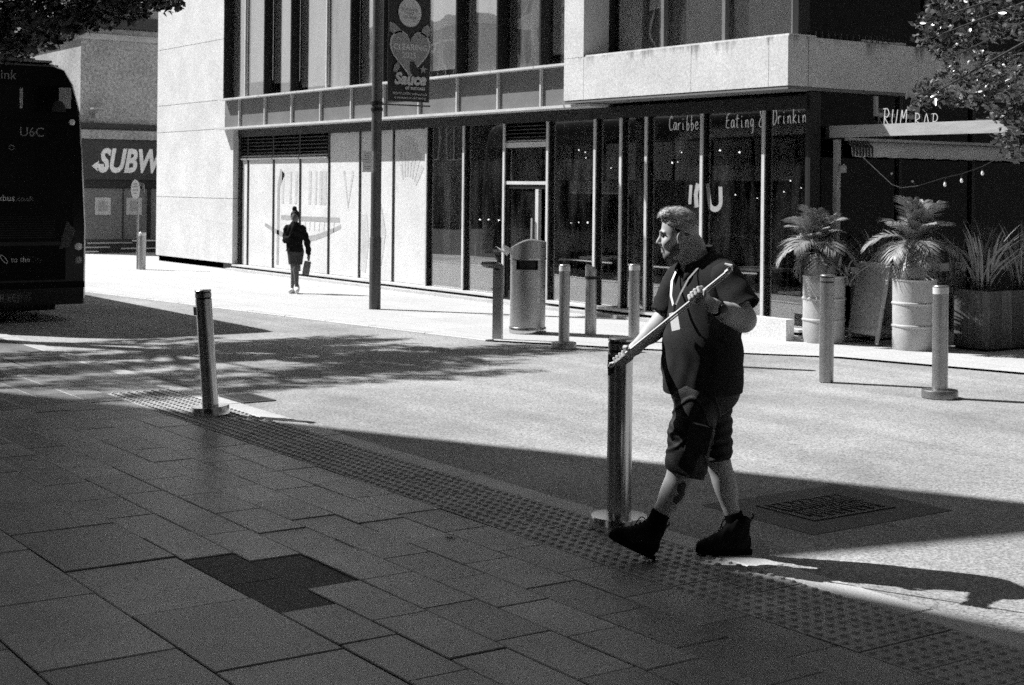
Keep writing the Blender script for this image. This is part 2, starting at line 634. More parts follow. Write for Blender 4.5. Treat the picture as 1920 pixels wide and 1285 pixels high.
def slab(x0, x1, y0, y1, m, top=0.0, name='paving_slab'):
    g = 0.0015 + random.random() ** 2 * 0.0045
    dz = top + random.uniform(-0.0025, 0.0025)
    mb = MB().box(x0 + g, x1 - g, y0 + g, y1 - g, -0.05, dz, bev=0.004)
    # a hair of tilt so that edges catch the light unevenly
    tx, ty = random.uniform(-0.004, 0.004), random.uniform(-0.004, 0.004)
    cx, cy = (x0 + x1) / 2, (y0 + y1) / 2
    mb.v = [(x, y, z + (x - cx) * tx + (y - cy) * ty if z > -0.04 else z) for x, y, z in mb.v]
    return mb.build(name, m, bed)

rows = [(4.215, 4.50, 0.50), (3.93, 4.215, 0.52), (3.655, 3.93, 0.50), (3.375, 3.655, 0.55), (3.10, 3.375, 0.60), (2.83, 3.10, 0.53),
        (2.28, 2.83, 0.86), (1.73, 2.28, 0.95), (1.18, 1.73, 0.9)]
starts = [-4.66, -5.52, -4.84, -4.95, -6.06, -5.775, -5.2, -4.6, -5.0]
for (y0, y1, L), s0 in zip(rows, starts):
    k0 = math.ceil((s0 + 15) / L)
    x = s0 - k0 * L
    wide = y1 - y0 > 0.4
    lim = (-14.2, -2.4) if not wide else (-12.0, -2.0)
    i = 0
    while x < lim[1]:
        x1 = x + L
        if x1 > lim[0]:
            dark = (y0 == 3.10 and -6.8 < x + L / 2 < -6.0) or (y0 == 2.83 and -6.95 < x + L / 2 < -5.7)
            if dark:
                o = slab(x, x1, y0, y1, M_SLABD, top=-0.007)
                o['label'] = 'darker sunken slab'
            else:
                slab(x, x1, y0, y1, M_SLAB)
        x = x1
# the rest of the near pavement, out past the single slabs
def pave_rest(x0, x1, y0, y1):
    mb = MB()
    y = y0
    j = 0
    while y < y1 - 0.1:
        x = x0 - (j % 2) * 0.4
        while x < x1:
            a, b = max(x, x0), min(x + 0.9, x1)
            if b - a > 0.02:
                mb.box(a + 0.005, b - 0.005, y + 0.005, y + 0.545, -0.05, -0.001)
            x += 0.9
        y += 0.55
        j += 1
    return mb
for rect in ((-30, -14.25, 1.18, 4.5), (-30, 8, -6.0, 1.17), (-1.95, 8, 1.18, 4.5)):
    o = pave_rest(*rect).build('paving_field', M_SLAB, bed)
    o['kind'] = 'stuff'

# tactile tiles with raised blisters: one mesh shared by all
T = 0.285
tm = MB().box(0.003, T - 0.003, 0.003, T - 0.003, -0.05, 0.0, bev=0.002)
for i in range(4):
    for j in range(4):
        cx, cy = T / 8 + i * T / 4, T / 8 + j * T / 4
        nn = 8
        vs = [(cx + 0.020 * math.cos(2 * PI * k / nn), cy + 0.020 * math.sin(2 * PI * k / nn), 0.0001) for k in range(nn)]
        vs += [(cx + 0.013 * math.cos(2 * PI * k / nn), cy + 0.013 * math.sin(2 * PI * k / nn), 0.009) for k in range(nn)]
        tm.add(vs, [(k, (k + 1) % nn, nn + (k + 1) % nn, nn + k) for k in range(nn)] + [tuple(range(nn, 2 * nn))])
tile_me = tm.mesh('tactile_tile', M_TACT)
for row in range(2):
    x = -12.6
    while x < -2.3:
        o = place('tactile_tile', tile_me, bed)
        o.location = (x, 4.503 + row * T, random.uniform(-0.002, 0.002))
        x += T
for i in range(30):
    x0 = -25 + i * 0.9
    k = MB().box(x0 + 0.003, x0 + 0.897, 5.077, 5.25, -0.05, random.uniform(-0.002, 0.002), bev=0.006)
    k.build('kerb_stone', M_KERB, bed)
o = MB().box(-30, -12.6, 4.505, 5.07, -0.05, -0.001).build('kerb_margin', M_SLAB, bed)

# drain grate by the leaning bollard
t = thing('drain_grate', 'small iron road gully grate beside the leaning bollard', 'drain grate', (-11.75, 5.42, 0))
f = MB()
f.box(-12.0, -11.5, 5.28, 5.31, -0.03, 0.004).box(-12.0, -11.5, 5.55, 5.58, -0.03, 0.004)
f.box(-12.0, -11.97, 5.312, 5.548, -0.03, 0.004).box(-11.53, -11.5, 5.312, 5.548, -0.03, 0.004)
f.build('frame', M_IRON, t)
MB().box(-11.968, -11.532, 5.312, 5.548, -0.03, -0.004).build('well', M_BLACK, t)
for i in range(9):
    x = -11.95 + i * 0.048
    MB().box(x, x + 0.024, 5.314, 5.546, -0.003, 0.004).build('bar', M_IRON, t)

# square service cover with ridged plate
t = thing('service_cover', 'rectangular ribbed iron service cover sunk in the shaded road', 'manhole cover', (-6.0, 6.4, 0))
MB().box(-6.46, -5.58, 5.84, 6.97, -0.03, -0.003).build('concrete_surround', mat('cover_surround', 0.13, var=0.3, scale=120), t)
f = MB()
f.box(-6.26, -5.80, 6.08, 6.11, -0.02, 0.004).box(-6.26, -5.80, 6.71, 6.74, -0.02, 0.004)
f.box(-6.26, -6.23, 6.112, 6.708, -0.02, 0.004).box(-5.83, -5.80, 6.112, 6.708, -0.02, 0.004)
f.build('frame', M_IRON, t)
MB().box(-6.228, -5.832, 6.112, 6.708, -0.02, -0.001).build('plate', M_IRON, t)
for i in range(14):
    a = i % 2
    y = 6.135 + i * 0.041
    MB().box(-6.215 + a * 0.06, -6.04 + a * 0.02, y, y + 0.02, -0.0005, 0.007).build('rib', M_IRON, t)
    MB().box(-6.02 + a * 0.02, -5.905 + a * 0.06, y + 0.012, y + 0.032, -0.0005, 0.007).build('rib', M_IRON, t)

# scraps of litter
def scrap(loc, size, label, seed):
    rr = random.Random(seed)
    mb = MB()
    n = 9
    vs = [(0, 0, size * 0.18)]
    for k in range(n):
        a = 2 * PI * k / n
        q = size * rr.uniform(0.35, 0.6)
        vs.append((q * math.cos(a), q * 0.5 * math.sin(a), rr.uniform(0.0, size * 0.22)))
    vs += [(v[0], v[1], v[2] + 0.0015) for v in vs]
    m = n + 1
    fs = [(0, 1 + k, 1 + (k + 1) % n) for k in range(n)] + [(m, m + 1 + (k + 1) % n, m + 1 + k) for k in range(n)]
    fs += [(1 + k, m + 1 + k, m + 1 + (k + 1) % n, 1 + (k + 1) % n) for k in range(n)]
    mb.add(vs, fs)
    o = place('paper_scrap', mb.mesh('paper_scrap', M_WHITE), None, (loc[0], loc[1], 0.004))
    tag(o, label, 'litter', 'scraps of litter')
scrap((-6.55, 4.18), 0.085, 'white curl of paper lying on the shaded slabs', 1)
scrap((-7.95, 5.33), 0.05, 'tiny pale scrap of paper on the road by the kerb', 2)
# ================================================================== the corner building
M_STONE = mat_random('pale_stone', 0.60, 0.03, rough=0.85, var=0.22, scale=32, blot=0.10, bscale=1.6)
M_ALU = mat('light_aluminium', 0.62, rough=0.5, metal=0.2, var=0.1, scale=60)
M_FRAME = mat('dark_frame', 0.02, rough=0.45)
M_SPAN = mat_random('spandrel_panel', 0.17, 0.05, rough=0.55, var=0.22, scale=55, blot=0.12, bscale=2)
M_FIN = mat('black_fin', 0.012, rough=0.5)
M_GLASS = mat_glass('shop_glass', 0.75, 0.10, 0.75, wave=0.05, dirt=0.03)
M_GLASSU = mat_glass('office_glass', 0.92, 0.15, 0.7, wave=0.25)
M_GLASSD = mat_glass('dark_glass', 0.2, 0.02, 0.25, wave=0.05)
M_BOARD = mat('printed_board', 0.62, rough=0.6, var=0.18, scale=40, blot=0.10, bscale=1.2)
M_INK = mat('grey_print', 0.34, rough=0.7, var=0.3, scale=40)
M_INKL = mat('pale_print', 0.50, rough=0.7, var=0.3, scale=40)
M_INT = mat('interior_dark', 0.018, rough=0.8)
M_BACKING = mat('pane_backing', 0.75, rough=0.9, var=0.12, scale=30, blot=0.25, bscale=0.9, stretch=(1.5, 1, 0.4))

M_BACKING2 = mat('grey_backing', 0.40, rough=0.9, var=0.12, scale=30, blot=0.7, bscale=2.2, stretch=(1.6, 1, 0.35))
B = thing('office_building', 'modern corner building with pale stone, dark fins and a glazed bar on the ground floor', 'building', (-12.96, 13.5, 0))
def part(name, m, x0, x1, y0, y1, z0, z1, parent=None, bev=0.0):
    return MB().box(x0, x1, y0, y1, z0, z1, bev).build(name, m, parent or B)

# pale stone end wall, panel by panel, with open joints
part('backing_wall', M_DARK, -33.93, -30.2, 13.36, 24.0, 0.0, 12.0)
zs = [0.13, 1.52, 3.03, 3.66, 4.98, 6.4, 8.0, 9.6, 12.0]
for a, b in zip(zs[:-1], zs[1:]):
    xr = -29.62 if b < 3.2 else -30.07
    part('stone_panel', M_STONE, -33.97, xr, 13.3, 13.72, a + 0.005, b - 0.005)
part('plinth', M_FRAME, -33.9, -29.66, 13.36, 13.7, 0.0, 0.128)
# end return of the wall round the corner to the side street
for a, b in zip(zs[:-1], zs[1:]):
    for j in range(3):
        part('stone_panel', M_STONE, -33.965, -33.6, 13.73 + j * 3.2, 13.73 + j * 3.2 + 3.19, a + 0.006, b - 0.006)

# upper floor: fins, mullions, panes, sills, spandrels
bx = [-30.05, -29.26, -28.02, -26.80, -25.57, -24.35, -23.14, -21.94, -20.73, -19.53, -18.37, -17.42]
kinds = ['fin', 'thin', 'fin', 'fin', 'thin', 'fin', 'fin', 'thin', 'fin', 'fin', 'fin', 'end']
for x, k in zip(bx, kinds):
    if k == 'fin':
        x_ = x + (0.03 if x < -30 else 0)
        part('fin', M_FIN, x_ - 0.02, x_ + 0.02, 13.24, 13.428, 3.66, 8.2)
    elif k == 'thin':
        part('window_mullion', M_ALU, x - 0.02, x + 0.02, 13.38, 13.428, 3.70, 8.2)
for i in range(len(bx) - 1):
    a, b = bx[i], bx[i + 1]
    part('window_pane', M_GLASSU, a + 0.03, b - 0.03, 13.43, 13.437, 3.70, 8.2)
    if b < -17.3:  # sheets added to brighten the panes, standing in for bright reflections
        part('pane_backing', M_BACKING if i not in (4, 6, 9) else M_BACKING2, a + 0.035, b - 0.035, 13.462, 13.468, 3.7 + (0.0, 0.28, 0.20, 0.06, 0.0, 0.0, 0.0, 0.1, 0.0, 0.0, 0.15)[i], 8.1)
    if i < 11:
        part('sill', M_ALU, a + 0.012, b - 0.012, 13.12, 13.46, 3.625, 3.658)
        part('spandrel_panel', M_SPAN, a + 0.004, b - 0.004, 13.30, 13.36, 3.05, 3.62)
    if 0 < i:
        part('spandrel_mullion', M_ALU, a - 0.016, a + 0.016, 13.252, 13.299, 3.05, 3.62)
part('ledge', M_ALU, -30.08, -16.9, 13.06, 13.5, 2.995, 3.035)
part('beam', M_FRAME, -29.6, -12.98, 13.40, 13.60, 2.83, 2.994)
# upper-floor room seen through the panes
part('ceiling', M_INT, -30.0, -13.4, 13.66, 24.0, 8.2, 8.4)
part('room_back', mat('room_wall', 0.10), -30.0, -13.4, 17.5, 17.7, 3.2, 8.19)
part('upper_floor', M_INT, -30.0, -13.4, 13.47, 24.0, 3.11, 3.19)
part('upper_wall', M_STONE, -30.06, -12.9, 13.1, 13.7, 8.41, 12.0)

# ground floor: louvres, boards, mullions, panes
gx = [-29.19, -27.96, -26.76, -25.54, -24.32, -23.09, -21.90, -20.72, -19.54, -18.37, -17.20, -16.60, -16.04, -14.89, -13.73, -12.99]
part('end_frame', M_FRAME, -29.615, -29.50, 13.42, 13.60, 0.12, 2.83)
for x in gx:
    dark = x < -21.92
    m = M_FRAME if dark else M_ALU
    if x > -13.1:
        m = M_FRAME
    zt = 2.83
    o = part('mullion', M_FRAME, x - 0.024, x + 0.024, 13.418 if m is M_ALU or x > -13.1 else 13.442, 13.53, 0.12, zt)
    if m is M_ALU:  # sunlit front and shaded sides put into the colours: pale on dark
        part('mullion_lit_face', M_ALU, x - 0.026, x + 0.026, 13.395, 13.4165, 0.12, zt, o)
edges = [-29.50] + gx
for i in range(len(edges) - 1):
    a, b = edges[i] + 0.026, edges[i + 1] - 0.026
    if b < -21.92:
        top = 2.345 if b < -25.5 else 2.825
        part('printed_board', M_BOARD, a, b, 13.462, 13.49, 0.125, top)
        if b < -25.5:
            part('transom', M_ALU, a, b, 13.41, 13.52, 2.35, 2.385)
            part('louvre_back', M_BLACK, a, b, 13.53, 13.56, 2.39, 2.825)
            for k in range(6):
                z = 2.41 + k * 0.072
                mb = MB().slab([(a, 13.43, z), (b, 13.43, z), (b, 13.52, z + 0.05), (a, 13.52, z + 0.05)], 0.008)
                mb.build('louvre_slat', M_ALU if k == 0 else M_DARK, B)
    elif abs(a + 19.51) < 0.05:
        # the entrance bay
        part('transom', M_ALU, a, b, 13.42, 13.52, 2.45, 2.53)
        part('transom', M_ALU, a, b, 13.42, 13.52, 1.87, 1.92)
        part('louvre_back', M_BLACK, a, b, 13.53, 13.56, 2.535, 2.825)
        for k in range(5):
            z = 2.545 + k * 0.058
            MB().slab([(a, 13.43, z), (b, 13.43, z), (b, 13.52, z + 0.04), (a, 13.52, z + 0.04)], 0.008).build('louvre_slat', M_ALU if k == 0 else M_DARK, B)
        part('window_pane', M_GLASS, a, b, 13.466, 13.474, 1.925, 2.445)
        d = part('door', M_FRAME, a + 0.005, a + 0.06, 13.44, 13.50, 0.06, 1.865)
        part('door_stile', M_ALU, b - 0.33, b - 0.25, 13.44, 13.50, 0.06, 1.80, d)
        part('door_rail', M_FRAME, a + 0.062, b - 0.332, 13.445, 13.495, 0.06, 0.2, d)
        part('door_rail', M_FRAME, a + 0.062, b - 0.005, 13.445, 13.495, 1.805, 1.864, d)
        part('door_glass', M_GLASS, a + 0.065, b - 0.335, 13.466, 13.474, 0.21, 1.80, d)
        MB().tube([(b - 0.36, 13.40, 0.85), (b - 0.36, 13.40, 1.35)], 0.014).build('door_handle', M_ALU, d)
    else:
        part('window_pane', M_GLASS, a, b, 13.466, 13.474, 0.125, 2.825)
# sills and base of the shopfront
part('shop_sill', M_ALU, -29.6, -19.58, 13.28, 13.54, 0.085, 0.118)
part('shop_sill', M_ALU, -18.33, -12.97, 13.28, 13.54, 0.085, 0.118)
part('base_recess', M_BLACK, -29.6, -12.98, 13.42, 13.6, 0.0, 0.084)
part('base_step', M_KERB, -29.6, -19.58, 13.14, 13.415, 0.0, 0.045)
part('base_step', M_KERB, -18.33, -12.97, 13.14, 13.415, 0.0, 0.045)
part('door_step', M_KERB, -19.55, -18.36, 13.12, 13.415, 0.0, 0.05)
part('corner_plinth', M_STONE, -13.55, -12.9, 13.0, 13.135, 0.0, 0.26)

# printed artwork on the boards: a wide smile of a boat, tall letters, leaf rays
def print_strip(pts, w, m, name='print'):
    """Flat inked band following points (x, z) on the board face."""
    mb = MB()
    P = [Vector((p[0], 0, p[1])) for p in pts]
    vs = []
    ws = w if isinstance(w, (list, tuple)) else [w] * len(P)
    for i, p in enumerate(P):
        d = (P[min(i + 1, len(P) - 1)] - P[max(i - 1, 0)]).normalized()
        nn = Vector((-d.z, 0, d.x)) * ws[i]
        for s_, y in ((1, 13.4585), (-1, 13.4585)):
            vs.append((p.x + nn.x * s_, y, p.z + nn.z * s_))
    fs = [(2 * i, 2 * i + 1, 2 * i + 3, 2 * i + 2) for i in range(len(P) - 1)]
    mb.add(vs, fs)
    return mb.build(name, m, B)
arc = [(-28.35 + 3.3 * t, 1.05 - 0.30 * math.sin(PI * min(1, t * 0.95 + 0.05))) for t in np.linspace(0, 1, 16)]
print_strip(arc, [0.035 + 0.02 * math.sin(PI * i / 15) for i in range(16)], M_INK)
print_strip([(-27.6, 1.17), (-26.8, 1.16), (-25.1, 1.17)], 0.045, M_INK)
for i in range(9):
    x = -26.95 + i * 0.2
    print_strip([(x, 0.92), (x + 0.03, 1.12)], 0.012, M_INKL)
for x, w in ((-27.55, 0.05), (-27.2, 0.04), (-26.95, 0.05), (-26.35, 0.05), (-26.1, 0.04), (-25.9, 0.05), (-25.75, 0.09)):
    print_strip([(x, 1.45), (x + 0.02, 2.1)], w, M_INKL)
print_strip([(-24.95, 2.1), (-24.78, 1.42), (-24.6, 2.1)], 0.04, M_INKL)
print_strip([(-27.75, 0.2), (-27.73, 1.8), (-27.55, 2.1)], [0.05, 0.06, 0.12], M_INK)
for i in range(7):
    a = 0.5 + i * 0.28
    print_strip([(-22.6 + 0.3 * math.cos(a), 1.7 + 0.3 * math.sin(a)), (-22.6 + 1.0 * math.cos(a) * 0.55, 1.7 + 1.0 * math.sin(a))], [0.02, 0.07], M_INKL)
print_strip([(-23.6, 0.4), (-23.5, 1.0), (-23.62, 1.5)], [0.1, 0.15, 0.08], M_INKL)
print_strip([(-24.3 + 0.1, 0.25), (-24.1, 0.8), (-24.15, 1.3)], [0.12, 0.13, 0.1], M_INKL)

# pale stone band and corner above the bar: grime streaks run down from its top edge
def stained_stone():
    m = mat('streaked_stone', 0.60, rough=0.85, var=0.22, scale=32, blot=0.10, bscale=1.6)
    t = m.node_tree
    b = t.nodes['Principled BSDF']
    src = b.inputs['Base Color'].links[0].from_socket
    tc = t.nodes.new('ShaderNodeTexCoord')
    mp = t.nodes.new('ShaderNodeMapping'); mp.inputs['Scale'].default_value = (1, 1, 0.12)
    t.links.new(tc.outputs['Object'], mp.inputs['Vector'])
    n = t.nodes.new('ShaderNodeTexNoise'); n.inputs['Scale'].default_value = 5.0; n.inputs['Detail'].default_value = 5; n.inputs['Roughness'].default_value = 0.7
    t.links.new(mp.outputs['Vector'], n.inputs['Vector'])
    sx = t.nodes.new('ShaderNodeSeparateXYZ'); t.links.new(tc.outputs['Object'], sx.inputs[0])
    h = t.nodes.new('ShaderNodeMapRange')   # how far down from the top edge
    h.inputs['From Min'].default_value = 3.69; h.inputs['From Max'].default_value = 3.36
    h.inputs['To Min'].default_value = 0.45; h.inputs['To Max'].default_value = 0.78
    t.links.new(sx.outputs['Z'], h.inputs['Value'])
    ds = t.nodes.new('ShaderNodeMath'); ds.operation = 'SUBTRACT'
    t.links.new(n.outputs['Fac'], ds.inputs[0]); t.links.new(h.outputs['Result'], ds.inputs[1])
    st = t.nodes.new('ShaderNodeMapRange')
    st.inputs['From Min'].default_value = 0.0; st.inputs['From Max'].default_value = 0.16
    st.inputs['To Min'].default_value = 1.0; st.inputs['To Max'].default_value = 0.38
    t.links.new(ds.outputs[0], st.inputs['Value'])
    mu = t.nodes.new('ShaderNodeMath'); mu.operation = 'MULTIPLY'
    t.links.new(src, mu.inputs[0]); t.links.new(st.outputs['Result'], mu.inputs[1])
    t.links.new(mu.outputs[0], b.inputs['Base Color'])
    return m
M_STREAK = stained_stone()

for a, b in ((-17.38, -16.91), (-16.91, -14.62), (-14.62, -13.20), (-13.20, -12.87)):
    part('stone_panel', M_STREAK, a + 0.004, b - 0.004, 12.96, 13.30, 3.085, 3.69)
for a, b in ((13.31, 15.31), (15.31, 17.6), (17.6, 19.9), (19.9, 22.2)):
    part('stone_panel', M_STREAK, -13.25, -12.873, a + 0.004, b - 0.004, 3.085, 3.69)
part('soffit', M_SPAN, -17.36, -12.88, 12.97, 13.46, 3.045, 3.08)
part('soffit', M_SPAN, -13.24, -12.88, 13.47, 22.2, 3.045, 3.08)
part('stone_pier', M_STONE, -17.38, -16.92, 12.962, 13.66, 3.695, 8.4)
part('coping', M_STONE, -16.9, -12.88, 12.98, 13.45, 3.692, 3.715)
ux = [-17.05 + 0.14, -15.74, -14.51, -13.25]
for a, b in zip(ux[:-1], ux[1:]):
    part('window_pane', M_GLASSU, a + 0.03, b - 0.03, 13.50, 13.507, 3.74, 8.2)
    part('pane_backing', mat('grey_blind', 0.14, var=0.15, scale=50), a + 0.05, b - 0.05, 13.60, 13.62, 3.74, 8.1)
for x in ux:
    part('window_mullion', M_FRAME if x < -16 else M_SPAN, x - 0.03, x + 0.03, 13.42, 13.56, 3.72, 8.2)
part('corner_post', M_FRAME, -13.24, -13.14, 13.40, 13.56, 3.72, 8.2)
for j in range(4):
    y = 13.58 + j * 2.2
    part('window_pane', M_GLASSD, -13.19, -13.183, y + 0.04, y + 2.16, 3.74, 8.2)
    part('window_mullion', M_FRAME, -13.22, -13.15, y - 0.03, y + 0.03, 3.72, 8.2)
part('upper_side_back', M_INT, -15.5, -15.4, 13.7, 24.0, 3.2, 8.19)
for k in range(14):   # slim guard bars along the upper side sill
    y = 13.62 + k * 0.11
    MB().tube([(-13.05, y, 3.70), (-13.05, y, 3.80)], 0.006, 6).build('guard_bar', M_SPAN, B)
part('roof', M_DARK, -33.9, -12.95, 13.75, 24.0, 12.0, 12.2)

# ground-floor right flank: dark glazing
part('corner_frame', M_FRAME, -13.02, -12.94, 13.42, 13.60, 0.0, 3.04)
for j in range(6):
    y = 13.62 + j * 1.45
    part('flank_mullion', M_FRAME, -13.0, -12.93, y + 1.41, y + 1.47, 0.0, 3.04)
    part('window_pane', M_GLASSD, -12.975, -12.968, y, y + 1.40, 0.14, 3.03)
part('flank_head', M_FRAME, -13.0, -12.94, 13.61, 22.2, 3.035, 3.042)
# bar interior shell
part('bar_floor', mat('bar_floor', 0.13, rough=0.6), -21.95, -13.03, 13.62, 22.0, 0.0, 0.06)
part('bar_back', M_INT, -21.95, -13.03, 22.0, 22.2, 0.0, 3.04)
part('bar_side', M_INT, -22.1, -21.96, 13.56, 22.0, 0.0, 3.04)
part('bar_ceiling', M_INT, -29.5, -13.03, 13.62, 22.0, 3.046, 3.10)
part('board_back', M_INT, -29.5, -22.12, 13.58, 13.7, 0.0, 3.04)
part('inner_column', M_STONE, -21.84, -21.6, 13.72, 13.95, 0.07, 3.04)
part('inner_partition', mat('partition', 0.08), -21.3, -21.0, 14.9, 14.95, 0.07, 3.04)
part('back_core', M_DARK, -33.55, -13.2, 22.3, 24.0, 0.0, 12.0)

# white handwriting on the glass, given emission so it shows in the shade
GLY = {
 'C': [[(.9, .85), (.6, 1), (.25, .85), (.1, .45), (.25, .1), (.6, 0), (.9, .12)]],
 'a': [[(.75, .5), (.4, .55), (.12, .3), (.3, .02), (.65, .15), (.75, .5), (.78, .12), (.95, .02)]],
 'r': [[(.15, .5), (.2, 0)], [(.2, .3), (.45, .5), (.75, .48)]],
 'i': [[(.3, .5), (.32, .05), (.5, .02)], [(.33, .72), (.36, .8)]],
 'b': [[(.25, 1), (.2, .02), (.5, .0), (.75, .22), (.5, .45), (.22, .3)]],
 'e': [[(.15, .28), (.7, .32), (.5, .55), (.2, .4), (.18, .12), (.5, 0), (.85, .12)]],
 'E': [[(.85, 1), (.3, .9), (.15, .5), (.1, .05), (.8, .02)], [(.15, .5), (.7, .55)]],
 't': [[(.4, .9), (.35, .1), (.6, .02)], [(.05, .6), (.8, .64)]],
 'n': [[(.12, .5), (.15, 0)], [(.15, .3), (.45, .52), (.65, .4), (.68, .05), (.85, 0)]],
 'g': [[(.7, .5), (.35, .55), (.12, .3), (.35, .05), (.68, .2), (.72, .5), (.65, -.3), (.3, -.4)]],
 '&': [[(.95, .0), (.3, .75), (.45, 1), (.68, .8), (.2, .35), (.15, .08), (.45, 0), (.9, .4)]],
 'D': [[(.2, 1), (.12, 0), (.6, .05), (.9, .45), (.7, .9), (.2, 1), (-.1, .9)]],
 'k': [[(.25, 1.05), (.2, 0)], [(.75, .55), (.25, .25), (.85, 0)]],
 'R': [[(.05, 1), (.6, 1.02), (.8, .75), (.55, .52), (.2, .5), (.85, 0)], [(.28, 1), (.15, 0)]],
 'U': [[(.25, 1), (.12, .3), (.3, 0), (.6, .1), (.85, 1)]],
 'M': [[(.1, 0), (.35, 1), (.5, .5), (.95, 1.05), (.85, 0)]],
 'B': [[(.2, 1), (.15, 0), (.6, .05), (.75, .3), (.2, .52), (.65, .7), (.55, .95), (.1, 1)]],
 'A': [[(.08, 0), (.45, 1), (.85, 0)], [(.2, .38), (.72, .38)]],
 ' ': [],
}
M_SCRIPT = mat_emit('glowing_script', 0.8, 0.45)
def glow_script(txt, x0, x1, z0, h, face, name='script_lettering', r=0.0045, slope=0.0):
    """face(u, z) -> world point."""
    mb = MB()
    w = (x1 - x0) / len(txt)
    for i, ch in enumerate(txt):
        for st in GLY[ch]:
            P = [face(x0 + w * (i + p[0] * 0.92), z0 + h * p[1] + slope * i) for p in st]
            if len(P) > 2:   # round the strokes
                Q = []
                for j in range(len(P) - 1):
                    p0 = Vector(P[max(j - 1, 0)]); p1 = Vector(P[j]); p2 = Vector(P[j + 1]); p3 = Vector(P[min(j + 2, len(P) - 1)])
                    for t in (0, .33, .66):
                        Q.append(0.5 * ((2 * p1) + (p2 - p0) * t + (2 * p0 - 5 * p1 + 4 * p2 - p3) * t * t + (3 * p1 - p0 - 3 * p2 + p3) * t ** 3))
                Q.append(Vector(P[-1]))
                P = Q
            mb.tube(P, r, 5)
    return mb.build(name, M_SCRIPT, B)
front = lambda u, z: (u, 13.492, z)
glow_script('Caribbe', -15.66, -15.04, 2.63, 0.19, front)
glow_script('Eating', -14.52, -13.98, 2.63, 0.19, front)
glow_script('&', -13.92, -13.77, 2.63, 0.22, front)
glow_script('Drinkin', -13.66, -13.06, 2.66, 0.19, front)
flank = lambda u, z: (-12.92, u, z)
glow_script('RUM', 14.70, 15.17, 2.66, 0.21, flank)
glow_script('BAR', 15.30, 15.80, 2.64, 0.20, flank)
# pale letter-shaped strokes further down the glass
letter_tone = mat('pale_letter', 0.32, var=0.25, scale=60)
def letter_strip(pts, w):
    mb = MB()
    P = [Vector((p[0], 13.4605, p[1])) for p in pts]
    vs = []
    for i, p in enumerate(P):
        d = (P[min(i + 1, len(P) - 1)] - P[max(i - 1, 0)]).normalized()
        nn = Vector((-d.z, 0, d.x)) * w
        vs += [tuple(p + nn), tuple(p - nn)]
    mb.add(vs, [(2 * i, 2 * i + 1, 2 * i + 3, 2 * i + 2) for i in range(len(P) - 1)])
    return mb.build('pale_letter', letter_tone, B)
uarc = [(-14.83, 1.9)] + [(-14.68 - 0.11 * math.cos(a), 1.66 - 0.10 * math.sin(a)) for a in np.linspace(0, PI, 9)] + [(-14.58, 1.86)]
letter_strip(uarc, 0.036)
letter_strip([(-15.16, 1.88), (-15.18, 1.62)], 0.03)
letter_strip([(-15.02, 1.90), (-15.06, 1.75), (-15.04, 1.58)], 0.04)
# ================================================================== buildings around
# Towers up-sun, behind the photographer's left shoulder: they shade the near pavement and stand in the window reflections.
M_TOWER = mat('tower_render', 0.55, rough=0.9, var=0.08, scale=8, blot=0.1, bscale=0.3)
M_TOWERD = mat('tower_brick', 0.22, rough=0.9, var=0.1, scale=10, blot=0.15, bscale=0.3)
M_PANE = mat('far_pane', 0.05, rough=0.15, spec=0.6)
M_WFRAME = mat('white_window', 0.75, rough=0.6)
H = 14.0
SH = Vector((SUN_H.x, SUN_H.y)) * (H / math.tan(SUN_EL))
def up(p): return (p[0] + SH.x, p[1] + SH.y)
V1, V2 = (-4.72, 7.92), (-5.40, 4.96)
dA = Vector((-0.8974, -0.4411))
dR = Vector((-0.2239, -0.9746))
dB = Vector((0.969, 0.246))

def facade_windows(parent, p, q, z0, z1, nx, nz, w, h, pane, frame):
    """Grid of window parts on the wall from p to q (ground points), proud of it by 3 cm."""
    p, q = Vector((p[0], p[1], 0)), Vector((q[0], q[1], 0))
    d = (q - p); L = d.length; d.normalize()
    nrm = Vector((d.y, -d.x, 0))
    M0 = Matrix(((d.x, -nrm.x, 0, 0), (d.y, -nrm.y, 0, 0), (0, 0, 1, 0), (0, 0, 0, 1)))
    fm = MB()
    t = 0.09
    fm.box(-w / 2, w / 2, -0.08, 0.0, -h / 2, -h / 2 + t).box(-w / 2, w / 2, -0.08, 0.0, h / 2 - t, h / 2)
    fm.box(-w / 2, -w / 2 + t, -0.08, 0.0, -h / 2 + t, h / 2 - t).box(w / 2 - t, w / 2, -0.08, 0.0, -h / 2 + t, h / 2 - t)
    fm.box(-t / 2, t / 2, -0.07, 0.0, -h / 2 + t, h / 2 - t)
    fmesh = fm.xf(M0).mesh('window', frame)
    pm = MB().box(-w / 2 + t, w / 2 - t, -0.03, 0.0, -h / 2 + t, h / 2 - t).xf(M0).mesh('pane', pane)
    org = ORG[parent]
    for i in range(nx):
        for j in range(nz):
            c = p + d * (L * (i + 0.5) / nx) + nrm * 0.004
            loc = (c.x - org[0], c.y - org[1], z0 + (z1 - z0) * (j + 0.5) / nz - org[2])
            o = place('window', fmesh, parent); o.location = loc
            g_ = place('pane', pm, o)

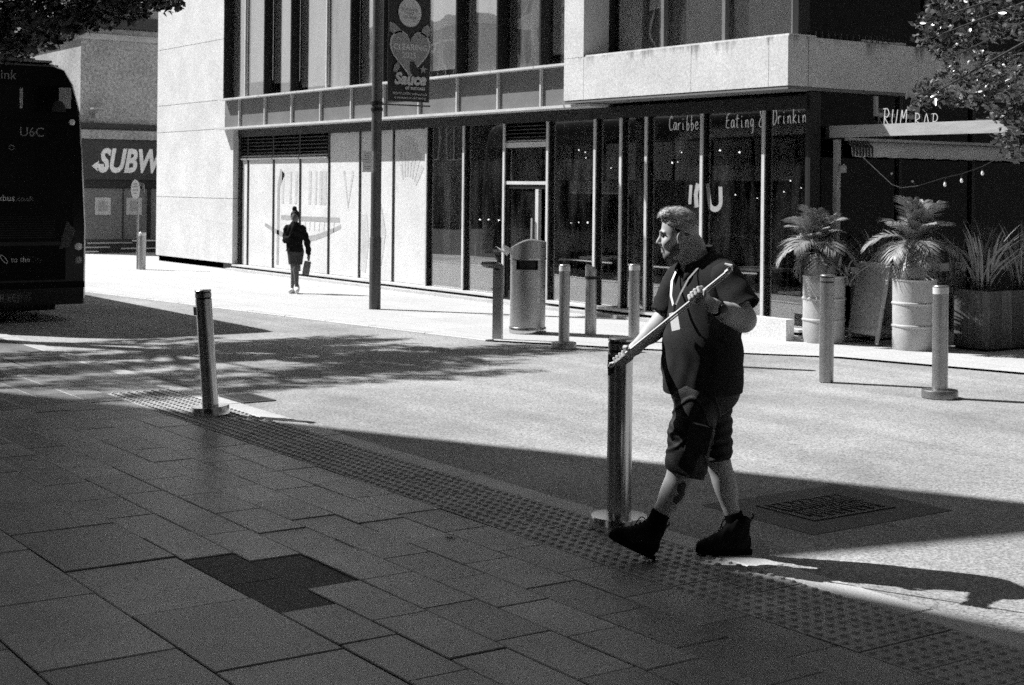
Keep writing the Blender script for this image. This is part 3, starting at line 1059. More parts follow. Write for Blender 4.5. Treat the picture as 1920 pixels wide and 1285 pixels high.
a0, a1, a2 = up(V1), up((V1[0] + dA.x * 46, V1[1] + dA.y * 46)), up(V2)
polyA = [a2, a0, a1, (a1[0] + 8, a1[1] - 20), (a2[0] + dR.x * 12, a2[1] + dR.y * 12)]
T1 = thing('tower_block', 'pale corner block across the street, out of frame, shading the pavement', 'building', (a0[0], a0[1], 0))
MB().prism(polyA, 0, H).build('wall', M_TOWER, T1)
facade_windows(T1, a1, a0, 1.5, 13.2, 14, 4, 2.0, 1.8, M_PANE, M_WFRAME)
b3 = (a2[0] + dB.x * 7, a2[1] + dB.y * 7)
polyB = [(a2[0] - 0.6, a2[1] - 0.15), b3, (b3[0] + 3, b3[1] - 14), (a2[0] - 2, a2[1] - 14)]
T2 = thing('brick_block', 'brick block of flats beside the pale block, out of frame to the left', 'building', (b3[0], b3[1], 0))
MB().prism(polyB, 0, H - 0.02).build('wall', M_TOWERD, T2)
facade_windows(T2, (a2[0] + 0.5, a2[1] + 0.13), b3, 1.5, 13.2, 3, 4, 1.5, 1.8, M_PANE, M_WFRAME)

# lower terraces along the far side of the street, seen only in the glass
for i, (x0, x1, y0, hh, v) in enumerate(((-62, -50, -16, 13, 'a'), (-74, -63, -14, 10, 'b'))):
    T3 = thing('terrace_house', ['white rendered terrace across the street, seen only as a reflection in the upper windows',
                                 'lower brick terrace across the street, seen only as a reflection in the upper windows'][i], 'building', (x0, y0, 0))
    MB().box(x0, x1, y0 - 10, y0, 0, hh).build('wall', M_TOWER if v == 'a' else M_TOWERD, T3)
    MB().box(x0 - 0.2, x1 + 0.2, y0 - 10, y0 + 0.35, hh, hh + 0.5).build('cornice', M_TOWER, T3)
    facade_windows(T3, (x1, y0), (x0, y0), 3, hh - 0.6, 5, 4 if hh > 12 else 3, 1.6, 1.8, M_PANE, M_WFRAME)
# added unseen block on the right side of the square, closing the sky towards the shaded flank
R = thing('sky_blocker', 'added sky-blocking dark block on the right side of the square, out of frame', 'building', (-1.0, 16, 0))
MB().box(-1.0, 16, 16, 60, 0, 20).build('wall', mat('sky_blocker_wall', 0.035, rough=0.9, var=0.15, scale=6), R)
facade_windows(R, (-1.0, 60), (-1.0, 16), 3, 19, 12, 5, 1.6, 1.9, M_PANE, M_WFRAME)

for (x0, x1, y0, y1, lb) in ((-4, 30, -30, -6, 'added sky-blocking dark block directly behind the photographer, out of frame'), (7, 30, -5.8, 14, 'added sky-blocking dark block off to the right of the crossing, out of frame')):
    R = thing('sky_blocker', lb, 'building', (x0, y1, 0))  # added unseen blocks that cut the sky light and deepen the shade
    MB().box(x0, x1, y0, y1, 0, 17).build('wall', MATS['sky_blocker_wall'], R)
    MB().box(x0 - 0.3, x1, y0, y1 + 0.3, 17, 17.4).build('parapet', MATS['sky_blocker_wall'], R)

# sandwich shop on the far corner of the side street
M_SUBW = mat('shop_render', 0.32, rough=0.9, var=0.5, scale=14, blot=0.25, bscale=0.8)
S = thing('sandwich_shop', 'rendered corner shop with white lettering on its dark fascia beyond the side street', 'shop', (-38, 12.8, 0))
def sp(name, m, *a, parent=None): return MB().box(*a).build(name, m, parent or S)
sp('wall', M_SUBW, -50, -38.0, 12.8, 26, 3.18, 5.85)
sp('attic', mat('attic_wall', 0.30, var=0.15, scale=18), -50, -38.03, 12.83, 26, 6.17, 9.0)
sp('cornice', M_DARK, -50, -37.72, 12.52, 26, 5.86, 6.16)
sp('frieze', mat('frieze', 0.40, var=0.2, scale=18), -50, -37.95, 12.75, 26, 5.55, 5.70)
sp('string_course', M_DARK, -50, -37.9, 12.7, 26, 3.25, 3.38)
sp('fascia_cap', M_SUBW, -50, -37.85, 12.65, 26, 2.97, 3.20)
fas = sp('fascia', mat('fascia_board', 0.035, rough=0.5, var=0.15, scale=20), -49.9, -37.9, 12.7, 25.9, 1.92, 2.96)
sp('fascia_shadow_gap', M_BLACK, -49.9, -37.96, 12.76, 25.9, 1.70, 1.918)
sp('shop_window', mat('shop_window_film', 0.13, rough=0.5, var=0.25, scale=16), -49.9, -38.0, 12.8, 25.9, 0.36, 1.69)
for y in (13.95, 14.62):
    sp('window_bar', M_BLACK if y > 14.2 else M_DARK, -37.99, -37.95, y, y + (0.09 if y > 14.2 else 0.02), 0.36, 1.69)
for y in (13.21, 14.05):
    sp('poster', mat('poster_paper', 0.42, var=0.2, scale=20), -37.995, -37.985, y, y + 0.42, 1.0, 1.45)
    sp('poster_panel', mat('poster_middle', 0.30, var=0.2, scale=20), -37.984, -37.98, y + 0.09, y + 0.33, 1.1, 1.36)
sp('stall_riser', M_DARK, -49.9, -37.97, 12.77, 25.9, 0.0, 0.358)
for k, (z, y0, y1, v) in enumerate(((0.25, 13.0, 14.2, 0.35), (0.14, 12.9, 13.6, 0.4), (0.3, 14.2, 15.6, 0.75), (0.1, 13.9, 15.3, 0.5), (0.03, 12.9, 13.3, 0.7))):
    sp('riser_streak', mat('streak_tone%d' % k, v, rough=0.4), -37.96, -37.93, y0, y1, z, z + 0.035)  # pale strips added to draw bright streaks along the riser
M_SUBTXT = mat('sign_white', 0.75, rough=0.6)
# lettering: slanted capitals, an arrow tail on the S
lettering('sign_letter', 'SUBWAY', 0.84, M_SUBTXT, (-37.895, 13.24, 2.13), (0, 1, 0), (0, 0, 1), S, shear=0.25, bold=0.03, extrude=0.012, sx=0.70)
MB().slab([(-37.893, 13.08, 2.27), (-37.893, 13.24, 2.13), (-37.893, 13.22, 2.22), (-37.893, 13.4, 2.22), (-37.893, 13.4, 2.32), (-37.893, 13.25, 2.32), (-37.893, 13.27, 2.41)], 0.012).build('sign_arrow', M_SUBTXT, S)
mb = MB()
mb.box(-37.9, -37.5, 12.98, 13.35, 3.72, 3.76)
mb.box(-37.9, -37.7, 13.1, 13.2, 3.5, 3.72)
mb.build('wall_light', M_SUBW, S)
# plain building closing the side street
C = thing('far_building', 'plain dark building closing the end of the side street', 'building', (-40, 40, 0))
MB().box(-60, -20, 40, 50, 0, 14).build('wall', M_TOWERD, C)
# ================================================================== street furniture
def bollard(label, loc, h=1.0, r=0.067, collar=True, band='groove', lean=(0, 0), sticker=False, m=None, slant=False):
    t = local_thing('bollard', label, 'bollard', (loc[0], loc[1], loc[2] if len(loc) > 2 else 0), group='steel bollards along the two kerbs')
    t.rotation_euler = (lean[0], lean[1], 0)
    m = m or M_STEEL
    z0 = 0.0 if not collar else 0.012
    if slant:
        n = 28
        vs = [(r * math.cos(2 * PI * k / n), r * math.sin(2 * PI * k / n), 0) for k in range(n)]
        ax = Vector((0.98, 0.18))
        vs += [(r * math.cos(2 * PI * k / n), r * math.sin(2 * PI * k / n), h - (r * (math.cos(2 * PI * k / n) * ax.x + math.sin(2 * PI * k / n) * ax.y)) * 0.6 - 0.03) for k in range(n)]
        MB().add(vs, [(k, (k + 1) % n, n + (k + 1) % n, n + k) for k in range(n)] + [tuple(range(n))[::-1], tuple(range(n, 2 * n))]).build('post', m, t, smooth=True)
        MB().lathe([(r + 0.002, h - 0.17), (r + 0.002, h - 0.13)], 28).build('band', M_BLACK, t)
        return t
    MB().lathe([(r, z0), (r, h - 0.075)], 32).build('post', m, t, smooth=True)
    if band == 'groove':
        MB().lathe([(r * 0.93, h - 0.074), (r * 0.93, h - 0.062)], 32).build('groove', M_DARK, t)
        MB().lathe([(r, h - 0.061), (r, h - 0.028)], 32).build('ring', M_STEEL_L, t, smooth=True)
        MB().lathe([(r * 0.93, h - 0.027), (r * 0.93, h - 0.018)], 32).build('groove', M_DARK, t)
        MB().lathe([(r, h - 0.017), (r, h - 0.006), (r - 0.006, h)], 32).build('cap', m, t, smooth=True)
    elif band == 'pale':
        MB().lathe([(r + 0.001, h - 0.074), (r + 0.001, h - 0.016)], 32).build('reflective_band', mat('reflective_tape', 0.6, rough=0.5), t)
        MB().lathe([(r, h - 0.015), (r, h - 0.006), (r - 0.005, h)], 32).build('cap', m, t, smooth=True)
    if collar:
        MB().lathe([(r * 2.3, 0.0), (r * 2.3, 0.060), (r * 2.24, 0.068), (r * 1.02, 0.070)], 40).build('collar', M_COLLAR if m is M_STEELD else m, t, smooth=True)
    if sticker:
        MB().box(-0.045, 0.01, -r - 0.006, -r + 0.01, h - 0.2, h - 0.13).xf(Matrix.Rotation(math.radians(10), 4, 'Z')).build('sticker', M_BLACK, t)
        f = MB()
        f.box(-0.045, 0.01, -r - 0.008, -r - 0.0062, h - 0.202, h - 0.197).box(-0.045, 0.01, -r - 0.008, -r - 0.0062, h - 0.133, h - 0.128)
        f.box(0.006, 0.01, -r - 0.008, -r - 0.0062, h - 0.196, h - 0.134)
        f.xf(Matrix.Rotation(math.radians(10), 4, 'Z')).build('sticker_border', M_WHITE, t)
    return t
M_STEELD = mat('worn_steel', 0.58, rough=0.24, metal=1.0, var=0.15, scale=80, blot=0.15, bscale=6, stretch=(1, 1, 0.06))
M_COLLAR = mat('polished_collar', 0.75, rough=0.2, metal=1.0, var=0.15, scale=60)
bollard('leaning steel bollard alone at the near kerb on the left', (-11.06, 4.80), h=0.99, r=0.064, lean=(0.062, -0.043), sticker=True, m=M_STEELD)
bm = bollard('tall steel bollard with round base right beside the walking man', (-6.25, 5.06), h=1.02, r=0.067, m=M_STEELD)
# leaf sticker wrapped on the near bollard
def leaf_sticker(t, r, z, ang):
    mb = MB()
    def wrap(u, v): return (r * math.cos(ang + u / r), r * math.sin(ang + u / r), z + v)
    rr = r
    n = 14
    pts = [wrap(0.052 * math.cos(2 * PI * k / n), 0.058 * math.sin(2 * PI * k / n)) for k in range(n)]
    r2 = r + 0.0015
    vs = []
    for k in range(n):
        for s_ in (1.0, 0.5):
            u, v = 0.052 * s_ * math.cos(2 * PI * k / n), 0.058 * s_ * math.sin(2 * PI * k / n)
            vs.append((r2 * math.cos(ang + u / r), r2 * math.sin(ang + u / r), z + v))
    vs.append((r2 * math.cos(ang), r2 * math.sin(ang), z))
    fs = []
    for k in range(n):
        k2 = (k + 1) % n
        fs.append((2 * k, 2 * k2, 2 * k2 + 1, 2 * k + 1))
        fs.append((2 * k + 1, 2 * k2 + 1, 2 * n))
    mb.add(vs, fs)
    st = mb.build('sticker', M_BLACK, t)
    lf = MB()
    r3 = r + 0.003
    for a, L in ((90, .045), (50, .04), (130, .04), (15, .028), (165, .028)):
        a = math.radians(a)
        d = (math.cos(a), math.sin(a)); nn = (-d[1], d[0])
        P = [(0, -0.02), (d[0] * L * .5 + nn[0] * .007, -0.02 + d[1] * L * .5 + nn[1] * .007), (d[0] * L, -0.02 + d[1] * L), (d[0] * L * .5 - nn[0] * .007, -0.02 + d[1] * L * .5 - nn[1] * .007)]
        lf.add([(r3 * math.cos(ang + p[0] / r), r3 * math.sin(ang + p[0] / r), z + p[1]) for p in P], [(0, 3, 2, 1)])
    lf.build('leaf_print', mat('leaf_ink', 0.12), st)
leaf_sticker(bm, 0.067, 0.875, math.radians(-110))
bollard('pale steel bollard with round base just right of the litter bin', (-13.61, 10.19, 0), h=0.95, r=0.062, band='pale', m=M_STEEL_L)
bollard('slant-topped bollard with a black band between bin and doorway', (-14.69, 11.41, 0), h=0.86, r=0.072, collar=False, slant=True, m=M_STEEL_L)
bollard('pale steel bollard standing directly left of the man\'s shoulder', (-13.82, 11.39, 0), h=0.92, r=0.066, collar=False, band='pale', m=M_STEEL_L)
bollard('steel bollard without collar in front of the left drum planter', (-9.98, 10.60, 0), h=1.02, r=0.068, collar=False, m=M_STEEL_L, band='groove')
bollard('steel bollard with round base in front of the right drum planter', (-8.71, 10.69, 0), h=0.99, r=0.069, m=M_STEEL_L, band='pale')
bollard('steel bollard hidden behind the walking man', (-11.5, 10.60, 0), h=1.0, r=0.068, m=M_STEEL_L)

# flat post beside the bin
t = local_thing('ash_post', 'slim flat steel ashtray post left of the litter bin', 'ashtray post', (-14.82, 10.10, 0), rotz=math.radians(35))
mb = MB()
prof = [(-0.055, 0), (0.055, 0), (0.055, 0.86)] + [(0.055 * math.cos(a), 0.86 + 0.055 * math.sin(a)) for a in np.linspace(0.2, PI - 0.2, 8)] + [(-0.055, 0.86)]
n = len(prof)
mb.add([(p[0], -0.035, p[1]) for p in prof] + [(p[0], 0.035, p[1]) for p in prof],
       [tuple(range(n)), tuple(range(n, 2 * n))[::-1]] + [(i, n + i, n + (i + 1) % n, (i + 1) % n) for i in range(n)])
mb.build('post', M_STEEL_L, t)
MB().box(-0.03, 0.03, -0.042, -0.034, 0.83, 0.85).build('slot', M_BLACK, t)

# litter bin
t = local_thing('litter_bin', 'steel drum litter bin with a sloping hood on the far pavement', 'litter bin', (-15.27, 10.86, 0), rotz=math.radians(55.2))
MB().lathe([(0.225, 0), (0.235, 0.015), (0.235, 0.07), (0.228, 0.08)], 36).build('base', M_STEELD, t, smooth=True)
MB().lathe([(0.222, 0.08), (0.222, 0.80)], 36).build('body', M_STEEL_L, t, smooth=True)
MB().lathe([(0.19, 0.80), (0.19, 0.92)], 36).build('opening', M_BLACK, t)
for a0 in (200, 330):
    mb = MB()
    vs, fs = [], []
    k = 8
    for i in range(k + 1):
        a = math.radians(a0 + (i / k) * 55 - 27)
        for z in (0.80, 0.92):
            vs.append((0.222 * math.cos(a), 0.222 * math.sin(a), z))
    mb.add(vs, [(2 * i, 2 * i + 2, 2 * i + 3, 2 * i + 1) for i in range(k)])
    mb.build('slot_side', M_STEEL_L, t, smooth=True)
n = 36
vs = [(0.226 * math.cos(2 * PI * k / n), 0.226 * math.sin(2 * PI * k / n), 0.92) for k in range(n)]
def hood_z(x): return 1.17 - 0.9 * max(0, -(x - 0.02)) ** 1.5 - 0.25 * max(0, x - 0.05) ** 1.3
vs += [(0.226 * math.cos(2 * PI * k / n), 0.226 * math.sin(2 * PI * k / n), hood_z(0.226 * math.cos(2 * PI * k / n))) for k in range(n)]
vs += [(0.12 * math.cos(2 * PI * k / n), 0.12 * math.sin(2 * PI * k / n), hood_z(0.12 * math.cos(2 * PI * k / n)) + 0.004) for k in range(n)]
vs.append((0, 0, hood_z(0) + 0.006))
fs = [(k, (k + 1) % n, n + (k + 1) % n, n + k) for k in range(n)] + [(n + k, n + (k + 1) % n, 2 * n + (k + 1) % n, 2 * n + k) for k in range(n)]
fs += [(2 * n + k, 2 * n + (k + 1) % n, 3 * n) for k in range(n)]
MB().add(vs, fs).build('hood', M_STEEL_L, t, smooth=True)
MB().lathe([(0.229, 0.925), (0.229, 0.938)], 36).build('rim', M_STEELD, t)
t2 = local_thing('paper_wrapper', 'crumpled white wrapper poking out beside the litter bin hood', 'litter', (-15.41, 10.60, 1.02), rotz=0.8)
MB().add([(0, 0, 0), (-0.13, 0.02, 0.07), (-0.05, 0.03, 0.02), (-0.02, -0.02, 0.09), (0.1, 0.0, 0.03), (0.02, 0.03, -0.06), (-0.06, -0.03, 0.03)],
         [(0, 1, 2), (0, 2, 3), (0, 3, 4), (0, 4, 5), (0, 5, 1), (1, 6, 0), (6, 5, 0)]).build('wrapper', M_WHITE, t2)

# lamp post with banner
t = thing('lamp_post', 'dark steel lamp post rising out of frame on the far pavement', 'lamp post', (-19.30, 10.95, 0))
M_LPOST = mat('galvanised_post', 0.10, rough=0.5, metal=0.3, var=0.25, scale=60, blot=0.15, bscale=3)
MB().lathe([(0.086, 0), (0.086, 1.05), (0.080, 1.07)], 28, -19.30, 10.95).build('base_section', M_LPOST, t, smooth=True)
MB().lathe([(0.078, 1.07), (0.074, 6.0)], 28, -19.30, 10.95).build('shaft', M_LPOST, t, smooth=True)
MB().lathe([(0.08, 6.0), (0.2, 6.12), (0.22, 6.3), (0.1, 6.42)], 24, -19.30, 10.95).build('lantern', M_STEEL_L, t, smooth=True)
for z in (2.93, 3.02):
    MB().lathe([(0.09, z), (0.09, z + 0.05)], 28, -19.30, 10.95).build('clamp', M_BLACK, t)
t2 = thing('parking_notice', 'small white printed notice strapped to the lamp post', 'notice', (-19.30, 10.83, 2.0))
nx = Matrix.Translation((-19.26, 10.80, 2.18)) @ Matrix.Rotation(math.radians(55.2), 4, 'Z')
MB().box(-0.09, 0.07, -0.045, -0.04, -0.155, 0.155).xf(nx).build('plate', M_WHITE, t2)
for k, w in enumerate((0.11, 0.12, 0.09, 0.12, 0.1, 0.0, 0.1, 0.08)):
    if w: MB().box(-0.01 - w / 2, -0.01 + w / 2, -0.0475, -0.046, 0.12 - k * 0.033, 0.127 - k * 0.033).xf(nx).build('text_line', M_INK, t2)

bn = thing('street_banner', 'dark street banner with a heart and script lettering hung from the lamp post', 'banner', (-19.25, 11.46, 3.05))
M_BANNER = mat('banner_cloth', 0.035, rough=0.8, var=0.15, scale=40)
M_BPALE = mat('banner_pale', 0.50, rough=0.8, var=0.2, scale=40)
M_BMID = mat('banner_mid', 0.26, rough=0.8, var=0.25, scale=40)
BX = -19.25
mb = MB()
nz = 12
vs = []
for i in range(nz + 1):
    z = 3.09 + (5.25 - 3.09) * i / nz
    for y in (11.10, 11.47, 11.83):
        vs.append((BX + 0.012 * math.sin(i * 0.9 + y * 3), y, z))
fs = []
for i in range(nz):
    for j in range(2):
        fs.append((i * 3 + j, i * 3 + j + 1, i * 3 + j + 4, i * 3 + j + 3))
mb.add(vs, fs)
o = mb.build('cloth', M_BANNER, bn)
md = o.modifiers.new('thickness', 'SOLIDIFY'); md.thickness = 0.006
MB().tube([(BX, 10.98, 3.035), (BX, 11.84, 3.035)], 0.012).build('arm', M_DARK, bn)
MB().tube([(BX, 10.98, 5.28), (BX, 11.84, 5.28)], 0.012).build('arm', M_DARK, bn)
bface = lambda y, z, k=0: (BX + 0.022 + k * 0.003, y, z)
def bpoly(name, pts, m, k=0):
    return MB().add([bface(p[0], p[1], k) for p in pts], [tuple(range(len(pts)))]).build(name, m, bn)
bpoly('roundel', [(11.46 + 0.20 * math.cos(a), 4.42 + 0.215 * math.sin(a)) for a in np.linspace(0, 2 * PI, 28)[:-1]], M_BPALE)
def heart(cx, cz, s):
    P = []
    for a in np.linspace(0, 2 * PI, 40)[:-1]:
        P.append((cx + s * 16 * math.sin(a) ** 3 / 16, cz + s * (13 * math.cos(a) - 5 * math.cos(2 * a) - 2 * math.cos(3 * a) - math.cos(4 * a)) / 14))
    return P
bpoly('heart_outline', heart(11.47, 3.84, 0.352), M_BPALE)
bpoly('heart', heart(11.47, 3.84, 0.325), M_BMID, 1)
bpoly('ribbon', [(11.11, 4.26), (11.2, 4.24), (11.32, 4.14), (11.37, 4.06), (11.26, 4.05), (11.2, 4.09), (11.11, 4.12)], M_BMID)
bpoly('bottle', [(11.58, 4.06), (11.66, 4.14), (11.70, 4.22), (11.77, 4.26), (11.82, 4.2), (11.8, 4.09), (11.7, 4.05)], M_BMID)
bpoly('dark_bottle', [(11.46, 3.68), (11.53, 3.7), (11.62, 3.55), (11.66, 3.42), (11.54, 3.42), (11.47, 3.55)], M_BANNER, 2)
bpoly('leaf', [(11.2, 3.62), (11.26, 3.68), (11.3, 3.6), (11.24, 3.52), (11.18, 3.53)], M_BMID)
bpoly('star', [(11.7 + (0.07 if k % 2 == 0 else 0.03) * math.sin(k * PI / 5), 3.58 + (0.07 if k % 2 == 0 else 0.03) * math.cos(k * PI / 5)) for k in range(10)], M_BMID)
YR, ZU = (0, 1, 0), (0, 0, 1)
def btxt(txt, size, y, z, m, k=2, **kw):
    lettering('banner_text', txt, size, m, bface(y, z, k), YR, ZU, bn, align='CENTER', extrude=0.0008, **kw)
btxt('Southampton', 0.055, 11.46, 4.45, M_INK)
btxt('Solent', 0.055, 11.46, 4.39, M_INK)
btxt('University', 0.055, 11.46, 4.33, M_INK)
btxt('CLEARING', 0.125, 11.47, 3.86, M_BPALE, bold=0.004)
btxt('2025', 0.125, 11.45, 3.74, M_BPALE, bold=0.004)
btxt('Sauce', 0.235, 11.47, 3.35, M_BPALE, shear=0.2, bold=0.012, sx=1.0)
btxt('of success', 0.085, 11.56, 3.27, M_BPALE, bold=0.002)
btxt('NOW OPEN solent.ac.uk', 0.056, 11.47, 3.19, M_BPALE)
btxt('www.solent.ac.uk/clearing', 0.052, 11.47, 3.13, M_BPALE)

# stop flag at the far corner, with its own short post in front
t = local_thing('stop_sign', 'small oval stop flag on a thin pole at the far corner', 'sign', (-30.67, 11.60, 0), rotz=math.radians(55))
MB().tube([(0, 0, 0), (0, 0, 1.85)], 0.022).build('pole', M_STEEL_L, t, smooth=True)
pts = [(0.095 * math.cos(a) - 0.05, 0.205 * math.sin(a)) for a in np.linspace(0, 2 * PI, 25)[:-1]]
MB().slab([(p[0], -0.03, 1.70 + p[1]) for p in pts], 0.012).build('flag', M_WHITE, t)
for k, (z, w) in enumerate(((1.80, 0.09), (1.74, 0.12), (1.67, 0.11), (1.60, 0.07))):
    MB().box(-0.05 - w / 2, -0.05 + w / 2, -0.046, -0.043, z, z + 0.022).build('flag_print', M_INK, t)
MB().slab([(0.03, 0.0, 1.85), (0.12, 0.0, 1.82), (0.13, 0.0, 1.62), (0.09, 0.0, 1.62), (0.08, 0.0, 1.76), (0.03, 0.0, 1.78)], 0.02).build('bracket', M_STEEL_L, t)
bollard('small far bollard at the foot of the oval stop flag', (-30.45, 11.62, 0), h=0.79, r=0.075, collar=False, m=M_STEEL_L, band='pale')
# ================================================================== the bus, seen from behind
M_BUS = mat('bus_paint', 0.004, rough=0.14, spec=0.2, var=0.05, scale=30)
M_BUSP = mat('bus_panel', 0.003, rough=0.5, spec=0.1, var=0.05, scale=30)
M_LAMP = mat('lamp_lens', 0.75, rough=0.3)
M_LAMPD = mat('lamp_lens_dim', 0.30, rough=0.3)
M_DEC = mat('bus_decal', 0.20, rough=0.6)
M_DECL = mat('bus_decal_bright', 0.55, rough=0.6)
bus = thing('bus', 'black bus seen from behind at the left edge, partly under the tree', 'bus', (-19.5, 5.44, 0))
W2 = 1.25
CY = 5.44
def sect(inset, top):
    """Rear outline of the body: y, z, rounded shoulders."""
    w = W2 - inset
    P = [(-w + 0.02, 0.22), (w - 0.02, 0.22), (w, 0.30), (w, 1.25), (w - 0.035, 1.9), (w - 0.09, 2.75), (w - 0.19, 3.12), (w - 0.30, 3.30), (w - 0.45, top)]
    P += [(-p[0], p[1]) for p in P[::-1][:-2]]
    return P
def loft(sections, m, name):
    mb = MB()
    n = len(sections[0][1])
    vs, fs = [], []
    for x, P in sections:
        vs += [(x, CY + p[0], p[1]) for p in P]
    for i in range(len(sections) - 1):
        for k in range(n):
            k2 = (k + 1) % n
            fs.append((i * n + k, (i + 1) * n + k, (i + 1) * n + k2, i * n + k2))
    fs.append(tuple(range(n)))
    fs.append(tuple((len(sections) - 1) * n + k for k in range(n))[::-1])
    mb.add(vs, fs)
    return mb.build(name, m, bus, smooth=True)
body = loft([(-19.5, sect(0.05, 3.34)), (-19.56, sect(0.012, 3.37)), (-19.75, sect(0, 3.40)), (-30.3, sect(0, 3.40)), (-30.5, sect(0.05, 3.36))], M_BUS, 'body')
bp = lambda name, m, y0, y1, z0, z1, x0=-19.52, x1=-19.488, parent=None: MB().box(x0, x1, y0, y1, z0, z1).build(name, m, parent or bus)
rw = bp('rear_window', mat('bus_glass', 0.004, rough=0.06, spec=0.25), CY - 1.02, CY + 1.02, 2.74, 3.08)
# light through the rear window painted as pale patches, with a seat top
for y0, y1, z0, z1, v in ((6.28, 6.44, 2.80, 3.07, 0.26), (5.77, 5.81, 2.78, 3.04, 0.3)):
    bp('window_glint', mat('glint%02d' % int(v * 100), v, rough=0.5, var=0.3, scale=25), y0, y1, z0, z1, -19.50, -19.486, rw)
MB().lathe([(0.0, 2.75), (0.10, 2.75), (0.095, 2.82), (0.06, 2.885), (0.02, 2.90)], 16, -19.49, 6.28, 0.12, 1.0).build('seat_top', M_BLACK, rw)
bp('lower_panel', M_BUSP, CY - 1.05, CY + 1.05, 1.05, 1.75)
for k in range(10):
    z = 1.10 + k * 0.03
    bp('vent_slat', M_BUS, CY - 0.8, CY + 0.8, z, z + 0.014, -19.489, -19.478)
bp('engine_flap', M_BUSP, CY - 1.0, CY + 0.95, 0.55, 1.0)
MB().slab([(-19.486, 6.40, 1.32), (-19.486, 6.52, 1.20), (-19.486, 6.44, 0.98), (-19.486, 6.30, 0.95)], 0.01).build('corner_trim', mat('bus_trim', 0.05, rough=0.4), bus)
for z, m in ((0.98, M_LAMP), (0.80, M_LAMPD)):
    MB().lathe([(0.05, 0), (0.048, 0.02), (0.03, 0.03)], 20).xf(Matrix.Translation((-19.50, 6.56, z)) @ Matrix.Rotation(PI / 2, 4, 'Y')).build('tail_lamp', m, bus, smooth=True)
    MB().lathe([(0.05, 0), (0.048, 0.02), (0.03, 0.03)], 20).xf(Matrix.Translation((-19.50, 2 * CY - 6.56, z)) @ Matrix.Rotation(PI / 2, 4, 'Y')).build('tail_lamp', m, bus, smooth=True)
for y in (6.46, 2 * CY - 6.46):
    MB().lathe([(0.042, 0), (0.04, 0.02), (0.025, 0.028)], 20).xf(Matrix.Translation((-19.51, y, 2.62)) @ Matrix.Rotation(PI / 2, 4, 'Y')).build('marker_lamp', M_LAMP, bus, smooth=True)
bp('number_display', M_BUSP, 5.48, 6.14, 2.38, 2.60)
yR, zU = (0, 1, 0), (0, 0, 1)
def dec(txt, size, y, z, m, align='CENTER', x=-19.484, **kw):
    lettering('lettering', txt, size, m, (x, y, z), yR, zU, bus, align=align, extrude=0.0012, **kw)
dec('unilink', 0.17, 5.50, 3.15, M_DEC)
dec('U6C', 0.17, 5.93, 2.42, M_DEC)
dec('www.unilinkbus', 0.115, 5.72, 1.58, M_DECL, align='RIGHT')
dec('.co.uk', 0.095, 5.73, 1.58, M_DEC, align='LEFT')
dec('take the', 0.10, 5.50, 0.79, M_DEC, align='RIGHT')
dec('to the', 0.10, 5.80, 0.79, M_DECL)
dec('City', 0.10, 6.0, 0.79, mat('bus_decal_dark', 0.04))
mb = MB()
ring = [(5.61 + 0.03 * math.cos(a) - 0.02, 0.83 + 0.055 * math.sin(a)) for a in np.linspace(0, 2 * PI, 13)]
mb.tube([(-19.483, p[0] - (p[1] - 0.83) * 0.7, p[1]) for p in ring], 0.006, 5)
mb.build('link_symbol', M_DECL, bus)
MB().tube([(-19.48, 5.67 + 0.03 * math.cos(a), 2.27 + 0.03 * math.sin(a)) for a in np.linspace(0, 2 * PI, 17)], 0.006, 5).build('fuel_cap', M_DEC, bus)
bp('number_plate', mat('plate', 0.05), 5.14, 5.95, 0.27, 0.40)
dec('HF18 FEJ', 0.13, 5.55, 0.285, M_DEC)
bp('bumper', M_BUSP, CY - 1.2, CY + 1.2, 0.44, 0.52, -19.53, -19.47)
MB().box(-21.2, -19.9, CY - 1.9 / 2, CY + 1.9 / 2, 0.12, 0.26).build('underbody', M_BLACK, bus)
for y in (CY - 1.06, CY + 1.06):
    for x in (-22.0, -28.0):
        w = MB().lathe([(0.0, -0.14), (0.40, -0.14), (0.44, -0.10), (0.44, 0.10), (0.40, 0.14)], 28).xf(Matrix.Translation((x, y, 0.44)) @ Matrix.Rotation(PI / 2, 4, 'X'))
        wo = w.build('wheel', M_BLACK, bus, smooth=True)
        MB().lathe([(0.0, -0.15), (0.24, -0.15), (0.24, 0.15)], 20).xf(Matrix.Translation((x, y, 0.44)) @ Matrix.Rotation(PI / 2, 4, 'X')).build('rim', M_DARK, wo)
MB().box(-24.5, -19.9, CY - 0.65, CY + 0.65, 3.402, 3.47).build('roof_pod', mat('roof_pod', 0.10), bus)
MB().box(-19.95, -19.6, CY - 0.9, CY + 0.78, 3.395, 3.425).build('roof_edge', M_LAMPD, bus)
MB().box(-19.72, -19.62, 6.24, 6.31, 3.31, 3.37).build('marker', M_BLACK, bus)
for k in range(8):
    x = -21.0 - k * 1.15
    MB().box(x, x + 1.05, CY + W2 - 0.05, CY + W2 - 0.02, 2.0, 2.8).xf(Matrix.Identity(4)).build('side_window', M_PANE, bus)
    MB().box(x, x + 1.05, CY - W2 + 0.02, CY - W2 + 0.05, 2.0, 2.8).build('side_window', M_PANE, bus)
